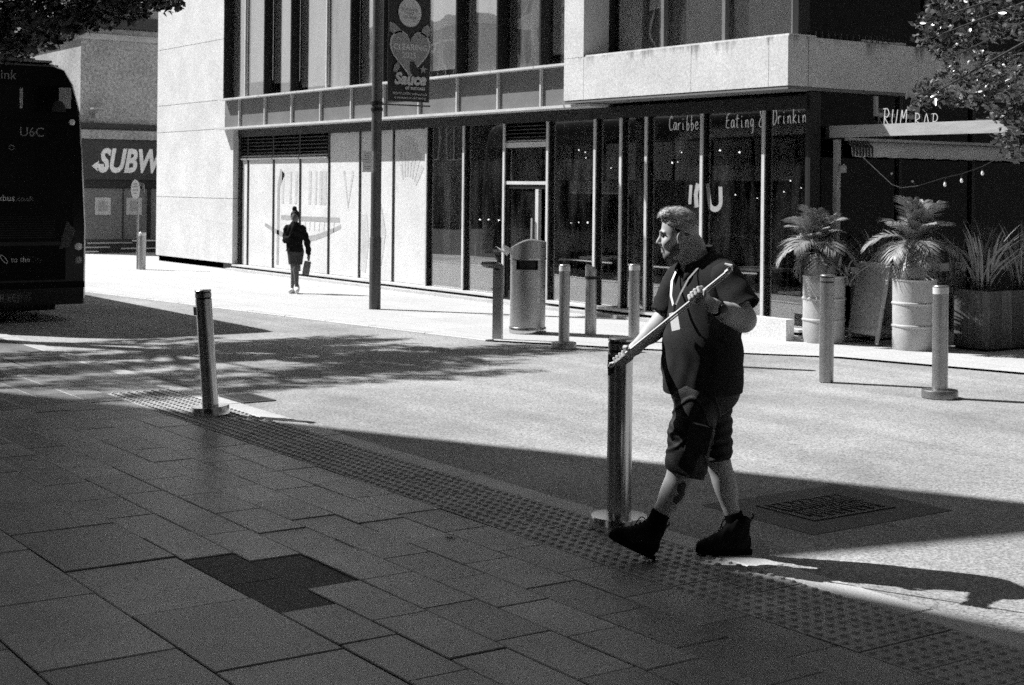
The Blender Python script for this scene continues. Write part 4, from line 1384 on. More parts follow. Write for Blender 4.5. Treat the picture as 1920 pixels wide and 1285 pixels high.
# ================================================================== bar terrace on the right
M_WOODG = mat('grey_timber', 0.40, rough=0.8, var=0.15, scale=30, blot=0.15, bscale=3, stretch=(1, 8, 8))
M_CANVAS = mat('awning_canvas', 0.55, rough=0.9, var=0.12, scale=60)
M_CANVASD = mat('canvas_stripe', 0.06, rough=0.9)
p = thing('pergola_frame', 'pale timber frame with a canvas valance over the bar terrace', 'pergola', (-12.81, 13.75, 0))
MB().box(-12.84, -12.775, 13.72, 13.785, 0.0, 2.45).build('post', M_WOODG, p)
MB().box(-12.89, -10.28, 13.70, 13.80, 2.478, 2.62).build('beam', M_WOODG, p)
MB().box(-12.74, -12.68, 13.81, 18.9, 2.44, 2.475).build('awning_rail', M_WOODG, p)
mb = MB()
n = 60
vs = []
for i in range(n + 1):
    y = 13.83 + 5.0 * i / n
    bulge = 0.03 * math.sin(i * 0.8)
    for z, dx in ((2.438, 0.0), (2.36, 0.05), (2.25, 0.07)):
        vs.append((-12.70 + dx * (1 + bulge), y, z - (0.012 * abs(math.sin(i * 0.9)) if z < 2.3 else 0)))
mb.add(vs, [(3 * i + j, 3 * i + 3 + j, 3 * i + 4 + j, 3 * i + 1 + j) for i in range(n) for j in range(2)])
o = mb.build('valance', M_CANVAS, p, smooth=True)
o.modifiers.new('thickness', 'SOLIDIFY').thickness = 0.006
for k in range(7):   # gathered end of the canvas
    y = 13.81 + k * 0.055
    MB().tube([(-12.68, y, 2.44), (-12.60, y + 0.012, 2.36), (-12.58, y - 0.006, 2.25)], [0.008, 0.016, 0.012], 6).build('canvas_gather', M_CANVASD, p, smooth=True)
lt = local_thing('wall_lantern', 'small round lamp fixed to the pergola post', 'lamp', (-12.74, 13.78, 2.09))
MB().lathe([(0.0, -0.05), (0.045, -0.04), (0.05, 0.0), (0.045, 0.04), (0.02, 0.05)], 16).build('shade', M_WOODG, lt, smooth=True)
MB().box(-0.03, 0.0, -0.02, 0.02, -0.02, 0.02).build('bracket', M_DARK, lt)

# festoon of bulbs
fs_ = thing('festoon_lights', 'sagging string of small bulbs strung across the terrace', 'string lights', (-10.0, 12.8, 2.0))
W = [(-12.72, 13.83, 2.42), (-11.2, 12.9, 1.90), (-10.6, 12.35, 1.86), (-10.33, 12.3, 1.88), (-10.17, 12.53, 1.97), (-10.07, 12.67, 2.01), (-9.95, 12.85, 2.09), (-9.83, 13.02, 2.20), (-9.72, 13.10, 2.46)]
MB().tube(W, 0.004, 5).build('cable', M_DARK, fs_)
for q in (W[4], W[5], W[6]):
    b_ = MB().lathe([(0.005, 0.0), (0.009, -0.02), (0.009, -0.045)], 10, q[0], q[1]).xf(Matrix.Translation((0, 0, q[2]))).build('bulb_holder', M_DARK, fs_)
    MB().lathe([(0.007, -0.046), (0.014, -0.065), (0.015, -0.08), (0.007, -0.092)], 12, q[0], q[1]).xf(Matrix.Translation((0, 0, q[2]))).build('bulb', mat_emit('bulb_glass', 0.8, 0.08), b_, smooth=True)

# oil-drum planters
M_DRUM = mat('painted_drum', 0.42, rough=0.6, var=0.12, scale=50, blot=0.15, bscale=4)
M_SOIL = mat('soil', 0.03, rough=1.0)
def drum(label, x, y, h=0.80, r=0.25):
    t = local_thing('drum_planter', label, 'planter', (x, y, 0), group='painted oil drums')
    prof = [(r * 0.98, 0), (r, 0.01)]
    for z in (h * 0.34, h * 0.66):
        prof += [(r, z - 0.02), (r + 0.012, z - 0.006), (r + 0.012, z + 0.006), (r, z + 0.02)]
    prof += [(r, h - 0.02), (r + 0.008, h - 0.012), (r + 0.008, h), (r - 0.012, h), (r - 0.014, h - 0.05)]
    MB().lathe(prof, 40).build('drum', M_DRUM, t, smooth=True)
    MB().lathe([(r - 0.016, h - 0.06), (r - 0.016, h - 0.045)], 30).build('soil', M_SOIL, t)
    return t
drum('pale painted oil drum planter on the left, half behind a bollard', -12.62, 13.35, 0.80)
drum('pale painted oil drum planter on the right, in the open', -11.52, 13.68, 0.81)

M_PALM = mat('palm_leaf', 0.27, rough=0.45, var=0.2, scale=30, spec=0.5)
M_PALMT = mat('palm_trunk', 0.06, rough=1.0, var=0.4, scale=50)
def frond_mesh(L, droop, seed, pairs=24):
    rr = random.Random(seed)
    mb = MB()
    P = []
    for i in range(13):
        t = i / 12
        P.append(Vector((L * t * (1 - 0.18 * droop * t), 0, L * (0.78 * t - (0.42 + droop) * t * t))))
    mb.tube(P, [0.007 * (1 - 0.8 * i / 12) for i in range(13)], 5)
    for k in range(pairs):
        t = 0.16 + 0.84 * k / (pairs - 1)
        i = min(11, int(t * 12)); u = t * 12 - i
        c = P[i].lerp(P[i + 1], u)
        d = (P[i + 1] - P[i]).normalized()
        ll = L * 0.48 * (math.sin(PI * (0.12 + 0.80 * t)) ** 0.7) * rr.uniform(0.85, 1.1)
        for s_ in (-1, 1):
            side = Vector((0, s_, 0))
            dirv = (d * (0.5 + 0.8 * t) + side * 1.0 + Vector((0, 0, 0.35 - 0.55 * t + rr.uniform(-.15, .15)))).normalized()
            tip = c + dirv * ll + Vector((0, 0, -ll * 0.25))
            mid = c + dirv * ll * 0.5
            wv = d.cross(dirv).cross(dirv).normalized() * 0.010
            wv = wv * 0.85
            mb.add([c - wv * .5, c + wv * .5, mid + wv, tip, mid - wv], [(0, 1, 2, 4), (4, 2, 3)])
    return mb.mesh('frond', M_PALM)
FR = [frond_mesh(0.50, -0.05, 1, 24), frond_mesh(0.54, 0.15, 2, 26), frond_mesh(0.54, 0.5, 3, 26)]
def palm(label, x, y, z0, trunk, seed, n=17, lean=(0, 0), size=1.0):
    rr = random.Random(seed)
    t = local_thing('potted_palm', label, 'palm', (x, y, z0), group='small palms in oil drums')
    mb = MB().tube([(0, 0, -0.04), (lean[0] * 0.5, lean[1] * 0.5, trunk * 0.5), (lean[0], lean[1], trunk)], [0.045, 0.038, 0.05], 9)
    for k in range(26):
        a, z = rr.uniform(0, 6.28), rr.uniform(0.02, trunk)
        c = Vector((0.04 * math.cos(a) + lean[0] * z / trunk, 0.04 * math.sin(a) + lean[1] * z / trunk, z))
        q = Vector((math.cos(a), math.sin(a), 0))
        w_ = Vector((-math.sin(a), math.cos(a), 0)) * 0.018
        mb.add([c - w_, c + w_, c + q * 0.03 + Vector((0, 0, 0.05))], [(0, 1, 2)])
    mb.build('trunk', M_PALMT, t)
    for i in range(n):
        a = i * 2.399 + rr.uniform(-.2, .2)
        lvl = i / n
        o = place('frond', FR[min(2, int(lvl * 3))], t)
        o.location = (lean[0], lean[1], trunk - 0.02)
        o.rotation_euler = (rr.uniform(-.25, .25), math.radians(-66 + 72 * lvl + rr.uniform(-8, 8)), a)
        s_ = rr.uniform(0.7, 1.15) * size
        o.scale = (s_, s_, s_)
    for i in range(4):   # spent fronds hanging down
        o = place('frond', FR[2], t)
        o.location = (lean[0], lean[1], trunk - 0.04)
        o.rotation_euler = (rr.uniform(-.5, .5), math.radians(rr.uniform(25, 50)), rr.uniform(0, 6.28))
        s_ = rr.uniform(0.6, 0.85)
        o.scale = (s_, s_, s_)
    return t
palm('shaggy potted palm in the left drum beside the pergola post', -12.62, 13.35, 0.755, 0.36, 11, 30, (-0.06, -0.05), 0.92)
palm('neat fan-crowned potted palm in the right drum', -11.52, 13.68, 0.765, 0.40, 5, 27, (0.0, 0.02))

# timber trough planters with strap-leaved plants
M_TROUGH = mat_random('stained_timber', 0.09, 0.35, rough=0.7, var=0.3, scale=40, blot=0.3, bscale=4, stretch=(1, 1, 0.1))
M_STRAP = mat('strap_leaf', 0.24, rough=0.35, var=0.2, scale=20, spec=0.5)
def trough(label, x0, x1, y0, y1, h, m):
    t = thing('trough_planter', label, 'planter', ((x0 + x1) / 2, (y0 + y1) / 2, 0), group='timber troughs')
    nb = 5
    for k in range(nb):   # vertical boards round the box
        a, b = x0 + (x1 - x0) * k / nb, x0 + (x1 - x0) * (k + 1) / nb
        MB().box(a + 0.003, b - 0.003, y0, y0 + 0.025, 0.03, h).build('board', m, t)
    nb = 7
    for k in range(nb):
        a, b = y0 + 0.027 + (y1 - y0 - 0.03) * k / nb, y0 + 0.027 + (y1 - y0 - 0.03) * (k + 1) / nb
        MB().box(x1 - 0.025, x1, a + 0.003, b - 0.003, 0.03, h).build('board', m, t)
    MB().box(x0, x1 - 0.028, y0 + 0.027, y1, 0.0, h - 0.06).build('fill', M_SOIL, t)
    return t
def strap_plant(label, x, y, z, n, L, spread, seed, m=None):
    rr = random.Random(seed)
    t = local_thing('strap_plant', label, 'plant', (x, y, z), group='strap-leaved plants on the terrace')
    for k in range(n):
        mb = MB()
        a = rr.uniform(0, 6.283)
        ll = L * rr.uniform(0.6, 1.08)
        out = spread * rr.uniform(0.25, 1.0)
        w = rr.uniform(0.010, 0.02)
        c0 = Vector((rr.uniform(-.1, .1), rr.uniform(-.1, .1), -0.05))
        vs = []
        for i in range(7):
            u = i / 6
            pnt = c0 + Vector((math.cos(a) * out * u ** 1.6 * ll, math.sin(a) * out * u ** 1.6 * ll, ll * (u - 0.28 * out * u ** 3)))
            ww = w * (0.6 + 0.9 * u) * (1 - u ** 3) + 0.0008
            s_ = Vector((-math.sin(a), math.cos(a), 0)) * ww
            vs += [pnt - s_, pnt + Vector((math.cos(a), math.sin(a), 0)) * ww * 0.4 - Vector((0, 0, ww * .5)), pnt + s_]
        mb.add(vs, [(3 * i + j, 3 * i + j + 1, 3 * i + j + 4, 3 * i + j + 3) for i in range(6) for j in range(2)])
        mb.build('leaf', m or M_STRAP, t, smooth=True)
    return t
trough('dark timber trough planter at the right edge of the terrace', -11.36, -10.87, 14.18, 15.6, 0.69, M_TROUGH)
trough('weathered pale trough between the two drum planters', -12.78, -12.38, 13.98, 14.5, 0.69, M_WOODG)
strap_plant('tall spiky plant nearest the corner of the dark trough', -11.12, 14.4, 0.66, 55, 0.92, 0.75, 21)
strap_plant('spiky plant further back in the dark trough at the frame edge', -11.05, 15.05, 0.66, 55, 1.0, 0.7, 22)
strap_plant('small spiky plant behind the sandwich board', -12.55, 14.2, 0.66, 44, 0.85, 0.8, 23)
strap_plant('dark spiky plant behind the right drum palm', -11.75, 14.6, 0.2, 44, 1.15, 0.6, 25)
strap_plant('low drooping plant under the left palm', -12.42, 13.55, 0.74, 22, 0.42, 1.1, 24)

# sandwich board
t = local_thing('sandwich_board', 'wooden sandwich board standing open between the drum planters', 'sandwich board', (-12.18, 13.74, 0), rotz=math.radians(82))
M_CHALK = mat('chalkboard', 0.30, rough=0.8, var=0.3, scale=20)
for s_, nm in ((-1, 'front'), (1, 'rear')):
    def pp(u, v, o): # u along hinge, v up, o off the panel
        return Vector((s_ * (0.19 * (1 - v / 0.97)) + s_ * o, u, v))
    fr = MB()
    for (u0, u1, v0, v1) in ((-0.28, -0.23, 0.02, 0.97), (0.23, 0.28, 0.02, 0.97), (-0.23, 0.23, 0.90, 0.97), (-0.23, 0.23, 0.12, 0.17)):
        fr.slab([pp(u0, v0, 0), pp(u1, v0, 0), pp(u1, v1, 0), pp(u0, v1, 0)], 0.022)
    f_ = fr.build('frame', M_WOODG, t)
    MB().slab([pp(-0.23, 0.17, 0.004), pp(0.23, 0.17, 0.004), pp(0.23, 0.90, 0.004), pp(-0.23, 0.90, 0.004)], 0.008).build('panel', M_CHALK, t)
MB().tube([(-0.1, 0.0, 0.46), (0.1, 0.0, 0.46)], 0.004, 5).build('chain', M_DARK, t)
# ================================================================== trees
def leaf_cloud(name, centres, radii, per, size, m, parent, seed, flat=0.35, stretch=(1, 1, 0.75)):
    """Leaves as small folded blades scattered round clump centres; one mesh."""
    r_ = np.random.default_rng(seed)
    C = np.repeat(np.array(centres, float), per, axis=0)
    Rr = np.repeat(np.array(radii, float), per)
    n = len(C)
    d = r_.normal(size=(n, 3)); d /= np.linalg.norm(d, axis=1)[:, None]
    C = C + d * (Rr * r_.uniform(0.15, 1.0, n) ** 0.6)[:, None] * np.array(stretch)
    ax = r_.normal(size=(n, 3)); ax[:, 2] = ax[:, 2] * 0.6 - 0.3
    ax /= np.linalg.norm(ax, axis=1)[:, None]
    up = r_.normal(size=(n, 3)) * 0.7 + np.array([0, 0, 1.0])
    sd = np.cross(ax, up); sd /= np.linalg.norm(sd, axis=1)[:, None] + 1e-9
    nr = np.cross(sd, ax)
    L = size * r_.uniform(0.6, 1.25, n)[:, None]
    Wd = L * 0.30
    base = C - ax * L * 0.5
    tip = C + ax * L * 0.5
    l = C + sd * Wd + nr * Wd * flat
    rt = C - sd * Wd + nr * Wd * flat
    V = np.stack([base, l, tip, rt], 1).reshape(-1, 3) - np.array(ORG[parent])
    i = np.arange(n) * 4
    T_ = np.stack([np.stack([i, i + 2, i + 1], 1), np.stack([i, i + 3, i + 2], 1)], 1).reshape(-1, 3)
    me = bpy.data.meshes.new(name)
    me.vertices.add(len(V)); me.vertices.foreach_set('co', V.astype(np.float32).ravel())
    me.loops.add(len(T_) * 3); me.loops.foreach_set('vertex_index', T_.astype(np.int32).ravel())
    me.polygons.add(len(T_)); me.polygons.foreach_set('loop_start', np.arange(0, len(T_) * 3, 3, dtype=np.int32))
    me.update(calc_edges=True)
    me.materials.append(m)
    o = place(name, me, parent)
    o['kind'] = 'stuff'
    return o
M_LEAFD = mat('plane_leaf', 0.045, rough=0.5, var=0.2, scale=15)
M_LEAFR = mat('square_leaf', 0.11, rough=0.28, var=0.3, scale=15, spec=0.9)
M_BARK = mat('bark', 0.08, rough=1.0, var=0.4, scale=30)

def crown_clumps(c, r, n, seed, inner=0.35):
    r_ = np.random.default_rng(seed)
    d = r_.normal(size=(n, 3)); d /= np.linalg.norm(d, axis=1)[:, None]
    k = r_.uniform(inner, 1, n) ** 0.7
    return np.array(c) + d * np.array(r) * k[:, None]

# left street tree, its crown hanging into the top left corner
t = thing('street_tree', 'dark leafy street tree whose crown hangs into the top left corner', 'tree', (-21.3, 2.2, 0), group='street trees')
MB().tube([(-21.3, 2.2, 0), (-21.3, 2.2, 2.5), (-21.4, 2.1, 6.0), (-21.7, 1.7, 11.0)], [0.26, 0.21, 0.15, 0.05], 12).build('trunk', M_BARK, t, smooth=True)
cl = crown_clumps((-21.6, 1.5, 9.6), (2.2, 3.3, 1.9), 44, 3)
ext = np.array([(-18.01, 5.09, 3.92), (-18.11, 5.12, 3.74), (-18.2, 5.18, 3.56), (-18.31, 5.37, 3.64), (-18.01, 5.28, 3.84), (-18.2, 5.53, 3.97), (-16.89, 5.13, 3.61), (-17.56, 5.4, 3.52), (-18.07, 5.71, 3.84), (-17.65, 5.61, 3.6), (-17.98, 5.84, 3.97), (-16.85, 5.54, 3.63), (-17.24, 5.86, 3.89), (-16.84, 5.72, 3.72), (-17.23, 6.04, 3.93), (-17.21, 6.07, 3.81), (-16.33, 5.94, 3.85), (-16.6, 6.07, 3.79), (-16.61, 6.23, 3.86), (-17.44, 6.61, 4.04), (-17.12, 6.72, 4.08), (-16.23, 6.44, 3.92), (-18.14, 5.26, 3.4), (-17.16, 5.09, 3.38), (-18.12, 4.94, 3.6), (-17.4, 4.75, 3.29), (-17.3, 4.54, 3.63), (-18.14, 5.44, 4.15), (-17.02, 5.47, 4.04), (-16.81, 5.77, 4.07), (-17.67, 6.46, 4.22)])
cl = np.concatenate([cl, ext])
limbs = MB()
for q in cl[::6]:
    q = Vector(q); s0 = Vector((-21.4, 2.1, 5.0 if q.z < 6 else 7.5))
    m_ = s0.lerp(q, 0.5) + Vector((0, 0, 0.3))
    limbs.tube([s0, m_, q], [0.05, 0.03, 0.008], 6)
limbs.build('limbs', M_BARK, t, smooth=True)
leaf_cloud('crown', cl[:-len(ext)], [0.55] * (len(cl) - len(ext)), 260, 0.14, M_LEAFD, t, 5, stretch=(0.45, 1.9, 0.45))
leaf_cloud('low_branch_foliage', ext, [0.24] * len(ext), 150, 0.115, M_LEAFD, t, 8)

# right tree of the square, leaves caught by the sun
t = thing('square_tree', 'sunlit leafy tree reaching in from the top right corner', 'tree', (-7.2, 13.2, 0), group='street trees')
MB().tube([(-7.2, 13.2, 0), (-7.2, 13.2, 2.2), (-7.3, 13.0, 4.2), (-7.4, 12.8, 6.5)], [0.2, 0.15, 0.11, 0.04], 12).build('trunk', M_BARK, t, smooth=True)
inf = np.array([(-9.03, 10.84, 3.37), (-9.36, 11.42, 3.34), (-9.08, 11.3, 3.49), (-9.31, 11.67, 3.31), (-9.19, 11.83, 3.51), (-8.47, 11.12, 3.25), (-8.32, 11.16, 3.38), (-9.48, 12.12, 3.19), (-8.75, 11.42, 3.0), (-8.57, 11.5, 3.04), (-9.82, 12.15, 3.0), (-9.08, 11.47, 2.87), (-9.42, 12.21, 2.85), (-8.92, 11.88, 2.79), (-9.53, 11.52, 2.82), (-8.99, 10.72, 2.64), (-9.41, 11.53, 2.72), (-9.63, 12.08, 2.75), (-9.06, 11.67, 2.68), (-9.2, 12.18, 2.58), (-9.06, 12.2, 2.52), (-8.41, 11.21, 2.31), (-9.2, 12.35, 2.22), (-9.42, 11.5, 3.18), (-9.09, 10.94, 3.22), (-8.33, 11.32, 2.87), (-9.27, 12.6, 3.42), (-8.98, 11.79, 3.59), (-9.4, 11.89, 3.66), (-9.76, 11.9, 3.65), (-9.5, 11.75, 3.12), (-9.48, 12.47, 2.95), (-8.96, 11.46, 3.31), (-9.19, 12.37, 2.72), (-8.97, 11.63, 2.95)])
rest = crown_clumps((-7.0, 12.9, 5.2), (2.7, 2.7, 2.3), 110, 9)
keep = []
for q in rest:   # leave the view between the clumps open
    dep = -0.8214 * q[0] + 0.5703 * q[1]
    lat = 0.5703 * q[0] + 0.8214 * q[1]
    if lat / dep > 0.36 or q[2] > 1.82 + dep * 0.14:
        keep.append(q)
rest = np.array(keep)
limbs = MB()
for q in list(inf[::3]) + list(rest[::5]):
    q = Vector(q); s0 = Vector((-7.3, 13.05, 3.6))
    limbs.tube([s0, s0.lerp(q, 0.5) + Vector((0, 0, 0.35)), q], [0.035, 0.018, 0.005], 6)
limbs.build('limbs', M_BARK, t, smooth=True)
leaf_cloud('crown', np.concatenate([inf, rest]), [0.15] * len(inf) + [0.4] * len(rest), 68, 0.08, M_LEAFR, t, 6)
# ================================================================== the man in the foreground
# Own frame: x to his back (he walks towards -x), y away from the street camera, z up.
VIEW_Z = math.radians(55.23)
M_SKIN = mat('skin', 0.43, rough=0.55, var=0.10, scale=120, blot=0.08, bscale=14, spec=0.35)
M_HAIR = mat('fair_hair', 0.40, rough=0.5, var=0.45, scale=70, blot=0.2, bscale=12, spec=0.4, stretch=(0.25, 1, 1))
M_BEARD = mat('beard', 0.13, rough=0.7, var=0.4, scale=260)
M_SHIRT = mat('dark_polo', 0.030, rough=0.9, var=0.3, scale=220, blot=0.12, bscale=6, spec=0.1, bump=0.5)
M_SHORTS = mat('dark_shorts', 0.014, rough=0.6, var=0.2, scale=160, bump=0.4, blot=0.2, bscale=8, spec=0.25)
M_SOCK = mat('black_sock', 0.008, rough=0.95, spec=0.05)
M_BOOT = mat('black_boot', 0.006, rough=0.7, var=0.3, scale=60, spec=0.1)
M_CARD = mat('id_card', 0.75, rough=0.4, var=0.03)
M_INKT = mat('tattoo', 0.05, rough=0.6, var=0.4, scale=60)
M_POLE = mat('picker_alloy', 0.75, rough=0.35, metal=0.0, var=0.08, scale=60)

man = local_thing('person', 'man in dark polo shirt, shorts and black boots striding past the tall bollard', 'person', (-5.54, 5.03, 0.0), rotz=VIEW_Z)

PT, PB = np.array((0.044, -0.500, 1.453)), np.array((-0.466, -0.075, 0.960))
pdir = (PB - PT) / np.linalg.norm(PB - PT)
LG = PT + (PB - PT) * 0.272
RG = PT + (PB - PT) * 0.925

def hand(s, c, p, wrist, flip=1, wr=0.03):
    """Hand closed round a rod: c on the rod axis, p along the rod (towards the little finger), wrist behind."""
    c, p, wrist = np.array(c), np.array(p), np.array(wrist)
    e1 = wrist - c
    e1 = e1 - p * (e1 @ p)
    e1 /= np.linalg.norm(e1)
    e2 = np.cross(p, e1) * flip
    palm = c + e1 * 0.030 + e2 * 0.006
    s.limb(wrist, palm, wr, 0.028, 0.02)
    s.limb(palm - p * 0.026, palm + p * 0.026, 0.019, 0.018, 0.012)
    s.limb(palm - p * 0.024 + e2 * 0.022, palm + p * 0.028 + e2 * 0.020, 0.014, 0.013, 0.012)
    for i, (off, L) in enumerate(((-0.033, 1.0), (-0.011, 1.08), (0.011, 1.03), (0.032, 0.9))):
        b = c + p * off
        pts = []
        for ang, rad in ((38, 0.036), (92, 0.031 * L), (158, 0.026 * L), (222, 0.022)):
            a = math.radians(ang)
            pts.append(b + e1 * (rad * math.cos(a)) + e2 * (rad * math.sin(a)))
        s.chain(pts, [0.0105, 0.0098, 0.0092, 0.0080], 0.004)
    # thumb leaves the side of the palm and lies along the rod
    t0 = palm - p * 0.022 - e2 * 0.012
    t1 = c - p * 0.040 - e2 * 0.026 + e1 * 0.012
    t2 = c - p * 0.062 - e2 * 0.018 - e1 * 0.006
    s.chain([t0, t1, t2], [0.0145, 0.0115, 0.0095], 0.006)

s = Sculpt((-0.56, -0.52, 0.05), (0.36, 0.34, 1.78), 0.0045)
# trunk and neck
s.limb((-0.01, 0, 1.30), (-0.01, 0, 0.86), 0.11, 0.12)
s.limb((-0.045, 0.02, 1.40), (-0.100, 0.0, 1.55), 0.074, 0.062, 0.03)
s.limb((-0.02, 0.02, 1.40), (-0.062, 0.0, 1.54), 0.05, 0.05, 0.03)
# head in profile
s.ell((-0.138, 0, 1.625), (0.089, 0.074, 0.102), k=0.03)
s.ell((-0.168, 0, 1.560), (0.060, 0.058, 0.090), pitch=0.10, k=0.025)
s.ell((-0.182, 0, 1.497), (0.030, 0.034, 0.030), k=0.02)
s.limb((-0.150, -0.050, 1.530), (-0.190, -0.022, 1.490), 0.022, 0.020, 0.02)
s.limb((-0.150, 0.050, 1.530), (-0.190, 0.022, 1.490), 0.022, 0.020, 0.02)
s.ell((-0.222, 0, 1.603), (0.014, 0.044, 0.011), k=0.015)
s.limb((-0.226, 0, 1.594), (-0.2445, 0, 1.556), 0.0075, 0.0105, 0.010)
s.ell((-0.236, 0, 1.549), (0.011, 0.017, 0.009), k=0.006)
s.ell((-0.2225, 0, 1.523), (0.0085, 0.022, 0.0065), k=0.006)
s.ell((-0.2190, 0, 1.509), (0.0085, 0.020, 0.0065), k=0.006)
for q in (-1, 1):
    s.ell((-0.198, q * 0.040, 1.556), (0.026, 0.022, 0.024), k=0.02)
    s.ell((-0.231, q * 0.030, 1.588), (0.014, 0.016, 0.0095), k=0.008, op='s')
    s.ell((-0.140, q * 0.079, 1.585), (0.020, 0.009, 0.033), pitch=0.2, k=0.006)
    s.ell((-0.146, q * 0.091, 1.588), (0.010, 0.008, 0.018), pitch=0.2, k=0.005, op='s')
    s.ell((-0.147, q * 0.079, 1.556), (0.009, 0.008, 0.010), k=0.005)
# right (far) arm reaching down the rod
s.chain([(-0.120, 0.150, 1.36), (-0.205, 0.120, 1.150), (-0.352, -0.035, 1.035)], [0.060, 0.050, 0.031], 0.03)
s.limb((-0.215, 0.11, 1.135), (-0.27, 0.05, 1.095), 0.047, 0.043, 0.03)
hand(s, RG, pdir, (-0.356, -0.045, 1.030), flip=1, wr=0.029)
# left (near) arm bent across the chest
s.chain([(0.075, -0.155, 1.40), (0.150, -0.235, 1.195), (-0.012, -0.352, 1.268)], [0.064, 0.052, 0.033], 0.03)
s.limb((0.140, -0.240, 1.205), (0.055, -0.305, 1.232), 0.057, 0.048, 0.03)
hand(s, LG, pdir, (-0.018, -0.357, 1.272), flip=-1, wr=0.032)
# legs
s.chain([(-0.057, -0.09, 0.80), (-0.115, -0.13, 0.470), (-0.243, -0.13, 0.200)], [0.085, 0.064, 0.040], 0.03)
s.ell((-0.152, -0.128, 0.368), (0.062, 0.060, 0.120), pitch=0.445, k=0.03)
s.ell((-0.135, -0.13, 0.455), (0.058, 0.055, 0.06), k=0.03)
s.chain([(0.052, 0.09, 0.78), (0.075, 0.07, 0.455), (0.160, 0.05, 0.150)], [0.085, 0.056, 0.038], 0.03)
s.ell((0.108, 0.062, 0.36), (0.054, 0.055, 0.115), pitch=-0.27, k=0.03)
body = place('body', s.mesh('body', M_SKIN, 1), man)

# eyes
for q in (-1, 1):
    e = MB().lathe([(0.001, -0.010), (0.007, -0.007), (0.010, 0.0), (0.007, 0.007), (0.001, 0.010)], 12).xf(Matrix.Translation((-0.2195, q * 0.030, 1.588)))
    e.build('eye', mat('eye_dark', 0.03, rough=0.2), man, smooth=True)
# brows
for q in (-1, 1):
    MB().tube([(-0.236, q * 0.012, 1.606), (-0.232, q * 0.032, 1.610), (-0.220, q * 0.048, 1.604)], [0.003, 0.0042, 0.002], 6).build('eyebrow', M_BEARD, man, smooth=True)

# hair: short back and sides, brushed forward into a quiff
s = Sculpt((-0.30, -0.12, 1.46), (0.02, 0.12, 1.78), 0.004)
s.ell((-0.137, 0, 1.628), (0.0930, 0.0785, 0.1035), k=0)
s.ell((-0.165, 0, 1.690), (0.066, 0.054, 0.032), pitch=0.25, k=0.03)
s.limb((-0.195, -0.035, 1.692), (-0.222, -0.030, 1.684), 0.022, 0.012, 0.02)
s.limb((-0.195, 0.0, 1.698), (-0.228, 0.0, 1.688), 0.023, 0.012, 0.02)
s.limb((-0.195, 0.035, 1.692), (-0.222, 0.030, 1.684), 0.022, 0.012, 0.02)
s.relief(lambda X, Y, Z: 0.0010 * np.sin(Y * 520 + X * 90 + 2 * np.sin(X * 70)) + 0.0008 * np.sin(Z * 430 + Y * 270 + X * 150))
s.cut((-0.232, 0, 1.660), (-0.42, 0, -0.907))
s.limb((-0.150, -0.12, 1.585), (-0.150, -0.06, 1.585), 0.024, 0.024, 0.008, op='s')
s.limb((-0.150, 0.12, 1.585), (-0.150, 0.06, 1.585), 0.024, 0.024, 0.008, op='s')
hair_me = s.mesh('hair', M_HAIR, 1)
hair = place('hair', hair_me, man)
# loose strands combed forward over the top
hv = np.empty(len(hair_me.vertices) * 3, np.float32); hair_me.vertices.foreach_get('co', hv); hv = hv.reshape(-1, 3)
hn = np.empty(len(hair_me.vertices) * 3, np.float32); hair_me.vertices.foreach_get('normal', hn); hn = hn.reshape(-1, 3)
sel = np.where((hv[:, 2] > 1.640) & (hn[:, 2] > -0.3))[0]
st = MB()
for i in rng.choice(sel, 900):
    p_ = Vector(hv[i]); n_ = Vector(hn[i]).normalized()
    d_ = Vector((-1, rng.uniform(-.35, .35), rng.uniform(-.1, .25)))
    d_ = (d_ - n_ * d_.dot(n_)).normalized()
    L_ = rng.uniform(0.014, 0.03)
    sd_ = d_.cross(n_).normalized() * rng.uniform(0.0007, 0.0015)
    b_ = p_ + n_ * 0.0005
    t_ = p_ + d_ * L_ + n_ * rng.uniform(0.0015, 0.006)
    m_ = p_ + d_ * L_ * 0.5 + n_ * 0.004
    st.add([b_ - sd_, b_ + sd_, m_ + sd_, t_, m_ - sd_], [(0, 1, 2, 4), (4, 2, 3)])
o = st.build('hair_strands', M_HAIR, hair)
o['kind'] = 'stuff'
s = Sculpt((-0.26, -0.11, 1.46), (0.0, 0.11, 1.75), 0.004)
s.ell((-0.137, 0, 1.626), (0.0908, 0.0762, 0.1005), k=0)
s.limb((-0.088, 0, 1.56), (-0.078, 0, 1.515), 0.050, 0.052, 0.02)
s.cut((-0.160, 0, 1.600), (-0.95, 0, -0.30))
s.cut((-0.150, 0, 1.590), (-0.35, 0, -0.94))
s.limb((-0.146, -0.12, 1.580), (-0.146, -0.06, 1.580), 0.027, 0.027, 0.004, op='s')
s.limb((-0.146, 0.12, 1.580), (-0.146, 0.06, 1.580), 0.027, 0.027, 0.004, op='s')
place('cropped_hair', s.mesh('cropped_hair', mat('cropped_hair', 0.07, rough=0.8, var=0.4, scale=260), 1), man)
s = Sculpt((-0.26, -0.09, 1.44), (-0.10, 0.09, 1.62), 0.0035)
s.ell((-0.182, 0, 1.492), (0.036, 0.040, 0.033), k=0)
for q in (-1, 1):
    s.limb((-0.148, q * 0.056, 1.565), (-0.158, q * 0.053, 1.525), 0.013, 0.018, 0.012)
    s.limb((-0.158, q * 0.051, 1.525), (-0.194, q * 0.024, 1.490), 0.022, 0.023, 0.012)
    s.limb((-0.222, q * 0.018, 1.532), (-0.214, q * 0.024, 1.506), 0.006, 0.007, 0.006)
s.ell((-0.226, 0, 1.534), (0.006, 0.022, 0.0045), k=0.006)
place('beard', s.mesh('beard', M_BEARD, 1), man)

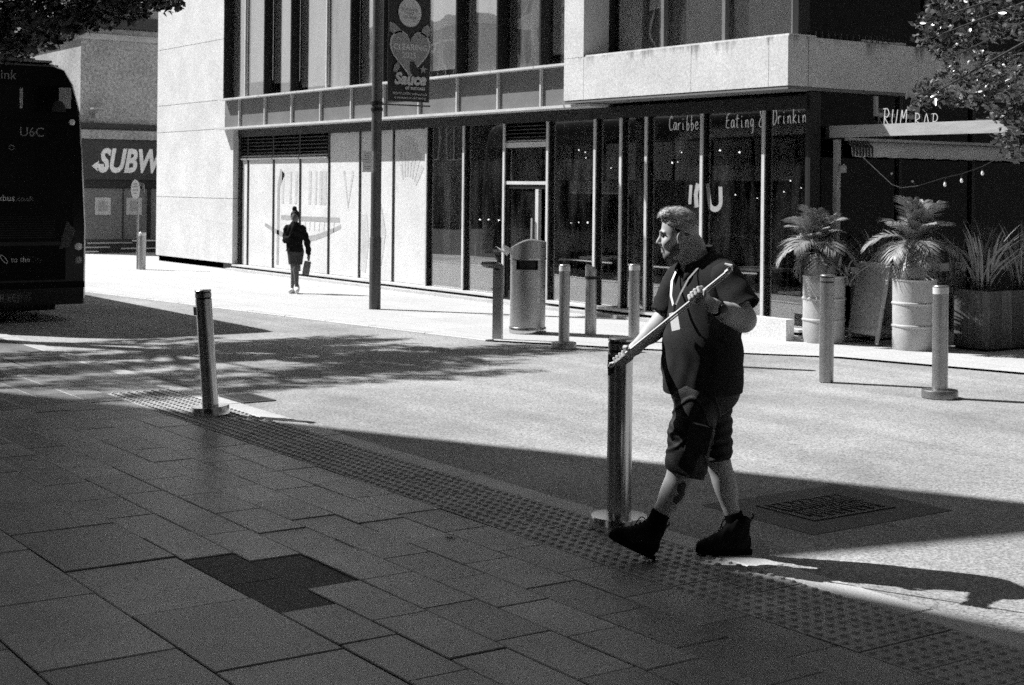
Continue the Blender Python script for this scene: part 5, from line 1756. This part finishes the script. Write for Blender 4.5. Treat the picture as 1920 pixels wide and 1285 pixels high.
# polo shirt
YAW = math.radians(-55)
def folds(X, Y, Z):
    a = 0.0042 * np.sin(38 * Z + 26 * X - 16 * Y + 2.2 * np.sin(13 * Y + 6 * Z))
    b = 0.0030 * np.sin(70 * X + 24 * Z + 3 * np.sin(17 * Z) - 30 * Y)
    w = np.clip((1.38 - Z) / 0.25, 0.25, 1)
    c = -0.0035 * np.clip(1 - 5 * np.abs(np.sin(17 * Z + 9 * X - 12 * Y + 0.8 * np.sin(11 * X))), 0, 1)
    hem = 0.0022 * (np.abs(Z - 0.843) < 0.0035)
    return (a * 0.6 + b * 0.6 + c) * w + hem
s = Sculpt((-0.30, -0.32, 0.74), (0.32, 0.30, 1.60), 0.0055)
s.ell((-0.005, 0.0, 1.275), (0.222, 0.150, 0.215), yaw=YAW, k=0.05)
s.ell((-0.020, -0.005, 1.03), (0.216, 0.186, 0.27), yaw=YAW, k=0.06)
s.ell((-0.016, 0.0, 0.86), (0.212, 0.184, 0.22), yaw=YAW, k=0.06)
s.limb((-0.095, 0.125, 1.372), (0.068, -0.120, 1.396), 0.080, 0.078, 0.05)
s.limb((-0.045, 0.03, 1.42), (0.045, -0.075, 1.44), 0.060, 0.058, 0.05)
s.limb((-0.045, 0.03, 1.43), (-0.075, 0.09, 1.40), 0.058, 0.06, 0.05)
s.limb((0.01, 0.05, 1.40), (0.05, 0.02, 1.25), 0.09, 0.10, 0.06)
s.relief(folds)
s.limb((-0.045, 0.02, 1.40), (-0.105, -0.005, 1.56), 0.084, 0.075, 0.012, op='s')
s.cut((-0.01, 0, 0.815), (0.03, 0, -1))
s.ell((-0.016, 0.0, 0.80), (0.196, 0.168, 0.05), yaw=YAW, k=0.004, op='s')
shirt = place('polo_shirt', s.mesh('polo_shirt', M_SHIRT, 1), man)
def sleeve(a, b, ra, rb, inner, seed):
    a, b = np.array(a), np.array(b)
    d = (b - a) / np.linalg.norm(b - a)
    lo, hi = np.minimum(a, b) - 0.14, np.maximum(a, b) + 0.14
    s = Sculpt(lo, hi, 0.005)
    s.limb(a, b + d * 0.05, ra, rb, 0)
    s.relief(lambda X, Y, Z: 0.002 * np.sin(52 * Z - 38 * X + seed + 1.5 * np.sin(20 * Y)) - 0.006 * np.clip(1 - 4 * np.abs(np.sin(26 * Z + 20 * X - 14 * Y + seed)), 0, 1))
    s.cut(b, d)
    s.limb(b - d * 0.03, b + d * 0.08, inner, inner + 0.006, 0.0, op='s')
    return place('sleeve', s.mesh('sleeve', M_SHIRT, 1), shirt)
sleeve((0.072, -0.145, 1.392), (0.155, -0.230, 1.250), 0.080, 0.081, 0.070, 1.0)
sleeve((-0.115, 0.140, 1.365), (-0.196, 0.122, 1.190), 0.082, 0.076, 0.064, 2.0)
# soft collar with open front, and button placket
mb = MB()
nseg = 30
fdir = Vector((-0.86, -0.51, 0))
sdir = Vector((0.51, -0.86, 0))
cc = Vector((-0.055, 0.010, 1.452))
vs = []
for i in range(nseg + 1):
    a = math.radians(22 + (360 - 44) * i / nseg)
    d = fdir * math.cos(a) + sdir * math.sin(a)
    tip = max(0, math.cos(a)) ** 3
    lift = -0.050 * math.cos(a)
    for rad, dz in ((0.076, 0.030), (0.086, 0.038), (0.100, 0.010), (0.112 + 0.012 * tip, -0.016 - 0.030 * tip)):
        vs.append(cc + d * rad + Vector((0, 0, lift + dz)))
mb.add(vs, [(4 * i + j, 4 * i + 4 + j, 4 * i + 5 + j, 4 * i + 1 + j) for i in range(nseg) for j in range(3)])
o = mb.build('collar', M_SHIRT, shirt, smooth=True)
md = o.modifiers.new('thickness', 'SOLIDIFY'); md.thickness = 0.005

# lanyard and card
def strap(pts, w, name, m, parent):
    mb = MB()
    P = [Vector(p) for p in pts]
    vs = []
    for i, p in enumerate(P):
        d = (P[min(i + 1, len(P) - 1)] - P[max(i - 1, 0)]).normalized()
        sd = d.cross(Vector((-0.6, -0.8, 0))).normalized() * w
        vs += [p - sd, p + sd]
    mb.add(vs, [(2 * i, 2 * i + 1, 2 * i + 3, 2 * i + 2) for i in range(len(P) - 1)])
    o = mb.build(name, m, parent)
    o.modifiers.new('thickness', 'SOLIDIFY').thickness = 0.002
    return o
lan = local_thing('lanyard', 'white lanyard with a white identity card hanging on the man\'s chest', 'lanyard', (-5.54, 5.03, 0.0), rotz=VIEW_Z)
strap([(-0.055, -0.105, 1.440), (-0.108, -0.140, 1.385), (-0.150, -0.160, 1.31), (-0.172, -0.160, 1.255)], 0.0045, 'strap', mat('lanyard_shaded', 0.35), lan)  # darker tone paints this strap's shade; the other is pale as lit
strap([(-0.150, -0.010, 1.425), (-0.180, -0.060, 1.37), (-0.190, -0.115, 1.30), (-0.182, -0.150, 1.255)], 0.006, 'strap', M_CARD, lan)
MB().tube([(-0.177, -0.158, 1.26), (-0.180, -0.166, 1.225)], 0.007, 8).build('clip', M_DARK, lan)
cm = Matrix.Translation((-0.176, -0.175, 1.180)) @ Matrix.Rotation(math.radians(-52), 4, 'Z') @ Matrix.Rotation(math.radians(-14), 4, 'Y')
MB().box(-0.029, 0.029, -0.002, 0.002, -0.044, 0.044).xf(cm).build('card', M_CARD, lan)

# shorts
s = Sculpt((-0.30, -0.32, 0.34), (0.28, 0.28, 0.98), 0.005)
s.ell((-0.006, 0.0, 0.84), (0.192, 0.162, 0.15), yaw=YAW, k=0.05)
s.limb((-0.048, -0.085, 0.80), (-0.110, -0.128, 0.40), 0.116, 0.086, 0.05)
s.limb((-0.100, -0.12, 0.62), (-0.118, -0.128, 0.46), 0.096, 0.088, 0.04)
s.relief(lambda X, Y, Z: 0.0025 * np.sin(42 * Z - 34 * X + 2.5 * np.sin(18 * X + 9 * Y)) - 0.007 * np.clip(1 - 4 * np.abs(np.sin(16 * Z + 14 * X + 6 * Y + 1.2 * np.sin(22 * X))), 0, 1) + 0.002 * np.sin(95 * Z + 60 * X + 2 * np.sin(30 * Z)) * (Z < 0.72))
s.cut((-0.113, -0.13, 0.432), (-0.27, 0, -0.96))
s.limb((-0.098, -0.120, 0.49), (-0.125, -0.135, 0.36), 0.076, 0.080, 0.0, op='s')
s.cut((-0.01, 0, 0.93), (0, 0, 1))
shorts = place('shorts', s.mesh('shorts', M_SHORTS, 1), man)
s = Sculpt((-0.12, -0.08, 0.38), (0.24, 0.26, 0.92), 0.005)
s.limb((0.036, 0.075, 0.80), (0.078, 0.07, 0.42), 0.106, 0.070, 0.0)
s.relief(lambda X, Y, Z: 0.003 * np.sin(60 * Z + 30 * X + 2.2 * np.sin(20 * Y + 15 * X)) + 0.003 * np.sin(120 * Z - 40 * X))
s.cut((0.08, 0.07, 0.470), (0.10, 0, -1))
s.limb((0.072, 0.07, 0.53), (0.085, 0.07, 0.40), 0.058, 0.062, 0.0, op='s')
place('shorts_leg', s.mesh('shorts_leg', M_SHORTS, 1), shorts)
# cargo pocket on the near thigh
pk = MB().box(-0.055, 0.055, -0.012, 0.012, -0.075, 0.065, bev=0.006).xf(Matrix.Translation((-0.060, -0.222, 0.625)) @ Matrix.Rotation(math.radians(13), 4, 'Y') @ Matrix.Rotation(math.radians(-5), 4, 'X'))
pk.build('pocket', M_SHORTS, shorts)

# socks, boots
for (a, b, r_) in (((-0.226, -0.13, 0.245), (-0.262, -0.13, 0.165), 0.0470), ((0.150, 0.052, 0.205), (0.174, 0.05, 0.110), 0.0460)):
    d = (Vector(b) - Vector(a))
    MB().tube([Vector(a), Vector(a) + d * 0.12, Vector(a) + d * 0.6, b], [r_ - 0.001, r_ + 0.001, r_, r_ + 0.003], 20).build('sock', M_SOCK, man, smooth=True)
tre = MB()   # small pale three-leaf mark on the sock
for a in (50, 90, 130):
    a = math.radians(a); d = (math.cos(a), math.sin(a)); nn = (-d[1], d[0]); L = 0.022
    P = [(0, 0), (d[0] * L * .55 + nn[0] * .005, d[1] * L * .55 + nn[1] * .005), (d[0] * L, d[1] * L), (d[0] * L * .55 - nn[0] * .005, d[1] * L * .55 - nn[1] * .005)]
    tre.add([(0.166 + p[0], 0.0005 - 0.5 * abs(p[0]) * 0, 0.158 + p[1]) for p in P], [(0, 1, 2, 3)])
tre.build('sock_mark', M_CARD, man)
def boot(heel, toe_dir, upv):
    X = Vector(toe_dir).normalized(); Z = Vector(upv); Z = (Z - X * Z.dot(X)).normalized(); Y = Z.cross(X)
    M = Matrix(((X.x, Y.x, Z.x, heel[0]), (X.y, Y.y, Z.y, heel[1]), (X.z, Y.z, Z.z, heel[2]), (0, 0, 0, 1)))
    M = M @ Matrix.Scale(0.94, 4)
    s = Sculpt((-0.08, -0.10, -0.02), (0.36, 0.10, 0.26), 0.0045)
    s.limb((0.058, 0, 0.175), (0.056, 0, 0.075), 0.055, 0.050, 0.02)
    s.limb((0.046, 0, 0.055), (0.200, 0, 0.048), 0.047, 0.044, 0.03)
    s.ell((0.228, 0, 0.046), (0.066, 0.049, 0.040), k=0.03)
    s.limb((0.082, 0, 0.145), (0.175, 0, 0.078), 0.042, 0.034, 0.03)
    s.relief(lambda X_, Y_, Z_: 0.0014 * np.sin(150 * X_ + 60 * Z_) * (Z_ > 0.07))
    s.cut((0, 0, 0.016), (0, 0, -1))
    s.limb((0.060, 0, 0.200), (0.060, 0, 0.26), 0.046, 0.052, 0.006, op='s')
    s.cut((0.055, 0, 0.205), (-0.2, 0, 1))
    me = s.mesh('boot', M_BOOT, 1); me.transform(M)
    b_ = place('boot', me, man)
    out = [(0.0, 0.03), (0.06, 0.042), (0.16, 0.046), (0.23, 0.052), (0.28, 0.036), (0.297, 0.0), (0.28, -0.036), (0.23, -0.050), (0.16, -0.044), (0.06, -0.042), (0.0, -0.032), (-0.012, 0)]
    sm = MB().prism(out, 0.0, 0.024)
    sm.v = [(x, y, z + (0.016 * max(0, (x - 0.2) / 0.1) ** 2)) for x, y, z in sm.v]
    sm.xf(M).build('sole', M_SOCK, b_)
    lc = MB()
    for k in range(5):
        x, z = 0.105 + k * 0.019, 0.160 - k * 0.0165
        lc.tube([(x, -0.034, z - 0.012), (x + 0.012, 0, z + 0.020), (x, 0.034, z - 0.012)], 0.003, 5)
    lc.tube([(0.10 + 0.06 * t_ , -0.03 - 0.018 * math.sin(PI * t_), 0.165 + 0.032 * math.sin(PI * t_) - 0.045 * t_) for t_ in np.linspace(0, 1, 9)], 0.003, 5)
    lc.xf(M).build('lace', M_BOOT, b_)
    MB().tube([(0.006, 0, 0.17), (-0.016, 0, 0.20), (-0.010, 0, 0.215)], [0.006, 0.005, 0.004], 6).xf(M).build('pull_tab', M_BOOT, b_)
    return b_
boot((0.238, 0.050, 0.0), (-1, -0.10, 0), (0, 0, 1))
boot((-0.272, -0.125, 0.010), (-0.80, -0.42, 0.46), (0.40, 0.2, 0.9))

# tattoo patch on the near shin
from mathutils.bvhtree import BVHTree
def decal(name, outline, m, parent, bvh, lift=0.0012, n=10):
    """Thin patch laid on the skin: outline (x, z) points seen from the near side, draped by ray."""
    xs = [p[0] for p in outline]; zs = [p[1] for p in outline]
    def inside(x, z):
        c_ = False
        for i in range(len(outline)):
            (x1, z1), (x2, z2) = outline[i], outline[i - 1]
            if (z1 > z) != (z2 > z) and x < (x2 - x1) * (z - z1) / (z2 - z1) + x1:
                c_ = not c_
        return c_
    mb = MB(); idx = {}
    gx, gz = np.linspace(min(xs), max(xs), n + 1), np.linspace(min(zs), max(zs), n + 1)
    def vert(i, j):
        if (i, j) not in idx:
            hit = bvh.ray_cast(Vector((gx[i], -0.6, gz[j])), Vector((0, 1, 0)))
            if hit[0] is None: return None
            idx[(i, j)] = len(mb.v)
            mb.v.append(tuple(hit[0] + hit[1] * lift))
        return idx[(i, j)]
    for i in range(n):
        for j in range(n):
            if inside((gx[i] + gx[i + 1]) / 2, (gz[j] + gz[j + 1]) / 2):
                q = [vert(i, j), vert(i + 1, j), vert(i + 1, j + 1), vert(i, j + 1)]
                if None not in q: mb.f.append(tuple(q))
    return mb.build(name, m, parent, smooth=True)
bvh = BVHTree.FromPolygons([v.co.copy() for v in body.data.vertices], [tuple(p.vertices) for p in body.data.polygons])
decal('tattoo', [(-0.155, 0.395), (-0.125, 0.405), (-0.112, 0.39), (-0.120, 0.365), (-0.118, 0.34), (-0.135, 0.312), (-0.160, 0.295), (-0.178, 0.305), (-0.165, 0.335), (-0.150, 0.345), (-0.160, 0.37)], M_INKT, body, bvh, n=16)

# watch on the near wrist
wm = Matrix.Translation((-0.012, -0.352, 1.268))
wd = (Vector((-0.018, -0.357, 1.272)) - Vector((0.150, -0.235, 1.195))).normalized()
wc = Vector((0.006, -0.340, 1.262))
e1 = wd.cross(Vector((0, 0, 1))).normalized(); e2 = e1.cross(wd)
MB().tube([wc + e1 * (0.0385 * math.cos(a)) + e2 * (0.0385 * math.sin(a)) for a in np.linspace(0, 2 * PI, 25)], 0.0055, 6, cap=False).build('watch_strap', M_SOCK, man, smooth=True)
fd = (Vector((-0.35, -1.0, 0.25))); fd = (fd - wd * fd.dot(wd)).normalized()
q = Vector((0, 0, 1)).rotation_difference(fd)
MB().lathe([(0.0215, 0.0), (0.0225, 0.004), (0.0215, 0.010), (0.019, 0.0115)], 24).xf(Matrix.Translation(wc + fd * 0.036) @ q.to_matrix().to_4x4()).build('watch_case', M_BLACK, man, smooth=True)

# litter picker: twin rods, hooked grip at the top, jaw below
lp = local_thing('litter_picker', 'pale alloy litter picker held diagonally across the man\'s body', 'litter picker', (-5.54, 5.03, 0.0), rotz=VIEW_Z)
pv = Vector(pdir)
sd = pv.cross(Vector((0, 1, 0))).normalized()
T0, B0 = Vector(PT), Vector(PB)
MB().tube([T0, B0], 0.0075, 8).build('rod', M_POLE, lp, smooth=True)
MB().tube([T0 + sd * 0.014 + pv * 0.02, B0 + sd * 0.012 - pv * 0.02], 0.0035, 6).build('rod', M_POLE, lp, smooth=True)
MB().tube([T0 + pv * 0.03, T0, T0 - pv * 0.012 - sd * 0.01, T0 + pv * 0.005 - sd * 0.035], [0.012, 0.013, 0.011, 0.007], 8).build('grip_hook', M_POLE, lp, smooth=True)
for q_ in (-1, 1):
    MB().tube([B0 - pv * 0.01, B0 + pv * 0.015 + sd * 0.010 * q_, B0 + pv * 0.03 + sd * 0.003 * q_], [0.006, 0.005, 0.005], 6).build('jaw', M_POLE, lp, smooth=True)

# ================================================================== the woman by the shop front
wo = local_thing('person', 'woman in black jacket and shorts, hair in a bun, by the white boards', 'person', (-22.76, 11.41, 0), rotz=VIEW_Z)
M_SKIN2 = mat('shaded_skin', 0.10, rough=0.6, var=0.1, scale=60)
M_JKT = mat('black_jacket', 0.008, rough=0.8, var=0.3, scale=40, spec=0.1)
M_SHT2 = mat('grey_shorts', 0.05, rough=0.9, var=0.3, scale=60)
s = Sculpt((-0.30, -0.25, 0.0), (0.30, 0.25, 1.45), 0.006)
s.ell((-0.050, 0, 1.295), (0.068, 0.078, 0.100), k=0.02)
s.ell((-0.050, -0.06, 1.265), (0.04, 0.03, 0.06), k=0.02)
s.limb((-0.048, 0, 1.21), (-0.050, 0.01, 1.10), 0.042, 0.05, 0.02)
s.limb((-0.05, 0, 1.08), (-0.04, 0, 0.74), 0.09, 0.10, 0.02)
s.chain([(0.085, 0, 1.09), (0.165, -0.02, 0.86), (0.195, -0.05, 0.66)], [0.04, 0.034, 0.024], 0.02)
s.limb((0.196, -0.052, 0.655), (0.200, -0.058, 0.60), 0.026, 0.020, 0.015)
for k in range(4):
    s.limb((0.190 + k * 0.006, -0.075 + k * 0.014, 0.605), (0.186 + k * 0.006, -0.078 + k * 0.014, 0.555), 0.0085, 0.0075, 0.004)
s.limb((0.186, -0.08, 0.63), (0.176, -0.10, 0.59), 0.010, 0.008, 0.004)
s.chain([(-0.185, 0, 1.09), (-0.195, -0.04, 0.90), (-0.12, -0.12, 0.93)], [0.04, 0.034, 0.026], 0.02)
s.chain([(-0.085, 0.0, 0.74), (-0.058, 0.0, 0.40), (-0.085, 0.03, 0.075)], [0.08, 0.052, 0.030], 0.02)
s.chain([(0.02, 0.0, 0.74), (-0.015, -0.06, 0.41), (0.005, -0.10, 0.12)], [0.08, 0.052, 0.030], 0.02)
place('body', s.mesh('body', M_SKIN2, 1), wo)
s = Sculpt((-0.30, -0.22, 0.64), (0.30, 0.22, 1.24), 0.006)
s.ell((-0.055, 0, 1.00), (0.150, 0.11, 0.20), k=0.04)
s.limb((-0.055, 0, 0.85), (-0.045, 0, 0.68), 0.135, 0.145, 0.04)
s.limb((-0.175, 0, 1.09), (0.070, 0, 1.09), 0.060, 0.060, 0.04)
s.limb((-0.06, 0, 1.12), (-0.05, 0, 1.17), 0.07, 0.06, 0.02)
s.chain([(0.080, 0, 1.08), (0.165, -0.02, 0.86), (0.194, -0.05, 0.68)], [0.062, 0.052, 0.042], 0.015)
s.chain([(-0.182, 0, 1.08), (-0.196, -0.04, 0.90), (-0.13, -0.11, 0.93)], [0.062, 0.054, 0.045], 0.02)
s.relief(lambda X, Y, Z: 0.004 * np.sin(55 * Z + 40 * X + 2 * np.sin(25 * Y)) + 0.003 * np.sin(90 * X - 30 * Z))
s.cut((0, 0, 0.70), (-0.05, 0, -1), lo=(-0.3, -0.22, 0.6), hi=(0.13, 0.22, 0.8))
place('jacket', s.mesh('jacket', M_JKT, 1), wo)
s = Sculpt((-0.25, -0.20, 0.42), (0.15, 0.20, 0.78), 0.006)
s.ell((-0.038, 0, 0.70), (0.125, 0.10, 0.10), k=0.03)
s.limb((-0.085, 0, 0.70), (-0.066, 0, 0.46), 0.088, 0.082, 0.03)
s.limb((0.022, 0, 0.70), (0.000, -0.035, 0.46), 0.088, 0.080, 0.03)
s.cut((0, 0, 0.485), (0, 0, -1))
place('shorts', s.mesh('shorts', M_SHT2, 1), wo)
s = Sculpt((-0.16, -0.14, 1.2), (0.06, 0.14, 1.48), 0.005)
s.ell((-0.050, 0.012, 1.310), (0.076, 0.084, 0.098), k=0)
s.ell((-0.062, 0.02, 1.425), (0.040, 0.042, 0.044), k=0.02)
s.ell((-0.050, -0.085, 1.255), (0.052, 0.05, 0.085), k=0.01, op='s')
place('hair', s.mesh('hair', M_JKT, 1), wo)
MB().lathe([(0.058, 1.352), (0.062, 1.365), (0.058, 1.378)], 18, -0.055, 0.005).build('hair_band', mat('pale_band', 0.35), wo, smooth=True)
for (a, b, up_) in (((-0.085, 0.06, 0.045), (-0.098, -0.12, 0.035), 0), ((0.000, -0.06, 0.085), (0.030, -0.22, 0.055), 1)):
    s = Sculpt((-0.20, -0.32, -0.03), (0.14, 0.16, 0.20), 0.006)
    s.limb(a, b, 0.048, 0.036, 0.02)
    s.limb(a, (a[0], a[1], a[2] + 0.05), 0.045, 0.042, 0.02)
    place('shoe', s.mesh('shoe', mat('white_trainer', 0.6, rough=0.7) , 1), wo)
bag = local_thing('shopping_bag', 'slim grey bag dangling from the woman\'s hand', 'bag', (-22.76, 11.41, 0), rotz=VIEW_Z)
bmx = Matrix.Translation((0.165, -0.06, 0.43)) @ Matrix.Rotation(math.radians(10), 4, 'Y')
MB().lathe([(0.052, -0.115), (0.060, -0.10), (0.058, 0.10), (0.050, 0.115)], 16, 0, 0, 1, 0.55).xf(bmx).build('pouch', mat('grey_bag', 0.13, var=0.3, scale=40), bag, smooth=True)
MB().tube([(0.185, -0.06, 0.545), (0.196, -0.07, 0.57), (0.205, -0.06, 0.545)], 0.004, 5).build('handle', M_DARK, bag)
# ================================================================== inside the bar
ri = random.Random(4)
dct = thing('air_duct', 'pale round air duct running along under the bar ceiling', 'duct', (-15.0, 14.9, 2.7))
M_DUCT = mat('duct_metal', 0.55, rough=0.5, var=0.15, scale=30)
MB().tube([(-17.6, 15.3, 2.35), (-17.4, 15.2, 2.55), (-17.1, 15.05, 2.64), (-16.8, 14.95, 2.67), (-13.1, 14.9, 2.67)], 0.085, 14).build('pipe', M_DUCT, dct, smooth=True)
for x in (-16.4, -15.4, -14.4, -13.5):
    MB().lathe([(0.092, -0.015), (0.092, 0.015)], 16).xf(Matrix.Translation((x, 14.91, 2.67)) @ Matrix.Rotation(PI / 2, 4, 'Y')).build('collar', M_DUCT, dct)
ct = thing('bar_counter', 'long low bar counter inside behind the glass', 'counter', (-16.8, 17.2, 0.06))
MB().box(-18.6, -14.6, 17.0, 17.6, 0.06, 1.05).build('front', mat('counter_front', 0.06, var=0.3, scale=8, stretch=(8, 1, 1)), ct)
MB().box(-18.7, -14.5, 16.9, 17.7, 1.051, 1.10).build('worktop', mat('counter_top', 0.35, rough=0.3), ct)
sh = thing('stand_in_bar', 'added pale bar inside the glass standing in for a reflection', 'reflected_bar', (-17.5, 13.77, 1.8))
MB().box(-18.25, -16.75, 13.74, 13.80, 1.74, 1.93).build('panel', mat('reflected_bar', 0.45, var=0.2, scale=8), sh)  # added pale bar, set to catch sun in place of a reflected roof
for x in (-18.1, -16.9):
    MB().tube([(x, 13.77, 1.93), (x, 13.77, 3.046)], 0.01, 6).build('hanger', M_DARK, sh)
# tables and stools near the glass
def table(label, x, y):
    t = local_thing('bar_table', label, 'table', (x, y, 0.06), group='tables inside the bar')
    MB().box(-0.35, 0.35, -0.3, 0.3, 0.70, 0.735).build('tabletop', mat('table_top', 0.5, rough=0.4, var=0.2, scale=15), t)
    MB().tube([(0, 0, 0.02), (0, 0, 0.70)], 0.03).build('stem', M_DARK, t)
    MB().lathe([(0.22, 0), (0.22, 0.012), (0.03, 0.03)], 20).build('foot', M_DARK, t)
def stool(label, x, y, a):
    t = local_thing('bar_chair', label, 'chair', (x, y, 0.06), rotz=a, group='chairs inside the bar')
    MB().box(-0.2, 0.2, -0.2, 0.2, 0.43, 0.46).build('seat', mat('chair_seat', 0.4), t)
    MB().box(-0.2, 0.2, 0.18, 0.205, 0.6, 0.85).build('backrest', mat('chair_seat', 0.4), t)
    for sx in (-.17, .17):
        for sy in (-.17, .19):
            MB().tube([(sx, sy, 0), (sx, sy, 0.43 if sy < 0 else 0.86)], 0.012, 6).build('leg', M_DARK, t)
table('table inside by the window left of the door', -20.2, 14.0)
table('table inside directly right of the door', -17.6, 14.0)
table('table inside behind the man, near the corner', -14.3, 14.0)
stool('chair inside left of the door', -20.75, 14.0, 1.57)
stool('chair inside just right of the door', -17.0, 14.0, -1.57)
stool('chair inside near the corner window', -13.65, 14.0, -1.57)
stool('chair inside beyond the corner table', -14.9, 14.0, 1.57)
# seated silhouette substitute is a coat stand by the door
cs = local_thing('coat_stand', 'dark coat stand with a hung coat inside left of the door', 'coat stand', (-19.95, 14.1, 0.06))
MB().tube([(0, 0, 0), (0, 0, 1.45)], 0.02).build('pole', M_DARK, cs)
MB().lathe([(0.20, 0.35), (0.24, 0.7), (0.22, 1.05), (0.10, 1.22), (0.05, 1.25)], 20, 0, 0, 1, 0.6).build('coat', M_BLACK, cs, smooth=True)
MB().lathe([(0.2, 0), (0.2, 0.02), (0.03, 0.03)], 16).build('foot', M_DARK, cs)
# fairy lights and small lamps glimpsed through the glass
M_FAIRY = mat_emit('fairy_bulb', 0.9, 2.5)
spots = [(-17.41, 15.26, 2.39), (-18.2, 15.87, 2.26), (-17.67, 16.64, 1.74), (-17.44, 16.9, 1.69), (-16.0, 16.41, 1.86), (-16.45, 16.64, 1.97), (-16.9, 15.99, 2.4), (-16.33, 15.06, 2.4), (-16.73, 14.48, 2.21),
         (-19.04, 14.66, 2.31), (-19.9, 15.17, 2.46), (-19.05, 14.65, 2.4), (-18.81, 14.99, 2.15), (-19.17, 14.47, 1.26), (-19.1, 14.57, 1.27), (-19.02, 14.69, 1.27), (-20.84, 13.82, 1.28), (-20.76, 13.94, 1.28),
         (-20.66, 14.08, 1.27), (-15.79, 15.84, 1.8), (-16.46, 14.87, 2.44), (-13.2, 14.3, 2.15), (-13.66, 15.39, 2.1), (-13.53, 15.58, 2.06), (-13.37, 15.81, 1.96), (-13.69, 16.23, 1.71), (-13.41, 15.75, 1.69), (-13.22, 16.03, 1.7)]
fl = thing('fairy_lights', 'scattered fairy light bulbs hung on wires inside the bar', 'fairy lights', (-17, 15, 3.0))
bm_ = MB().lathe([(0.004, -0.016), (0.015, -0.008), (0.016, 0.004), (0.006, 0.016)], 8).mesh('bulb', M_FAIRY)
for q in spots:
    o = place('bulb', bm_, fl)
    o.location = (q[0] + 17, q[1] - 15, q[2] - 3.0)
    s_ = ri.uniform(0.45, 1.0); o.scale = (s_, s_, s_)
    MB().tube([(q[0], q[1], q[2] + 0.015), (q[0], q[1], 3.045)], 0.0025, 4).build('wire', M_DARK, fl)
# hanging tinsel strips
tn = thing('tinsel_curtain', 'thin beaded strands hanging inside the bar windows', 'decoration', (-15.5, 13.8, 3.0))
for k in range(34):
    x = ri.uniform(-18.2, -13.2)
    y = ri.uniform(13.75, 13.95)
    zb = ri.uniform(1.8, 2.5)
    P = [(x + ri.uniform(-.012, .012), y, 3.0 - (3.0 - zb) * i / 6) for i in range(7)]
    MB().tube(P, 0.003, 4).build('strand', mat('tinsel', 0.14, rough=0.4, var=0.5, scale=40), tn)
pc = thing('picture_panel', 'pale framed panel standing inside the corner window', 'picture', (-13.5, 14.8, 1.2))
MB().box(-13.75, -13.2, 15.0, 15.04, 1.0, 2.2).build('panel', mat('picture', 0.12, var=0.4, scale=4), pc)
MB().box(-13.80, -13.15, 15.045, 15.07, 0.95, 2.25).build('frame', M_DARK, pc)
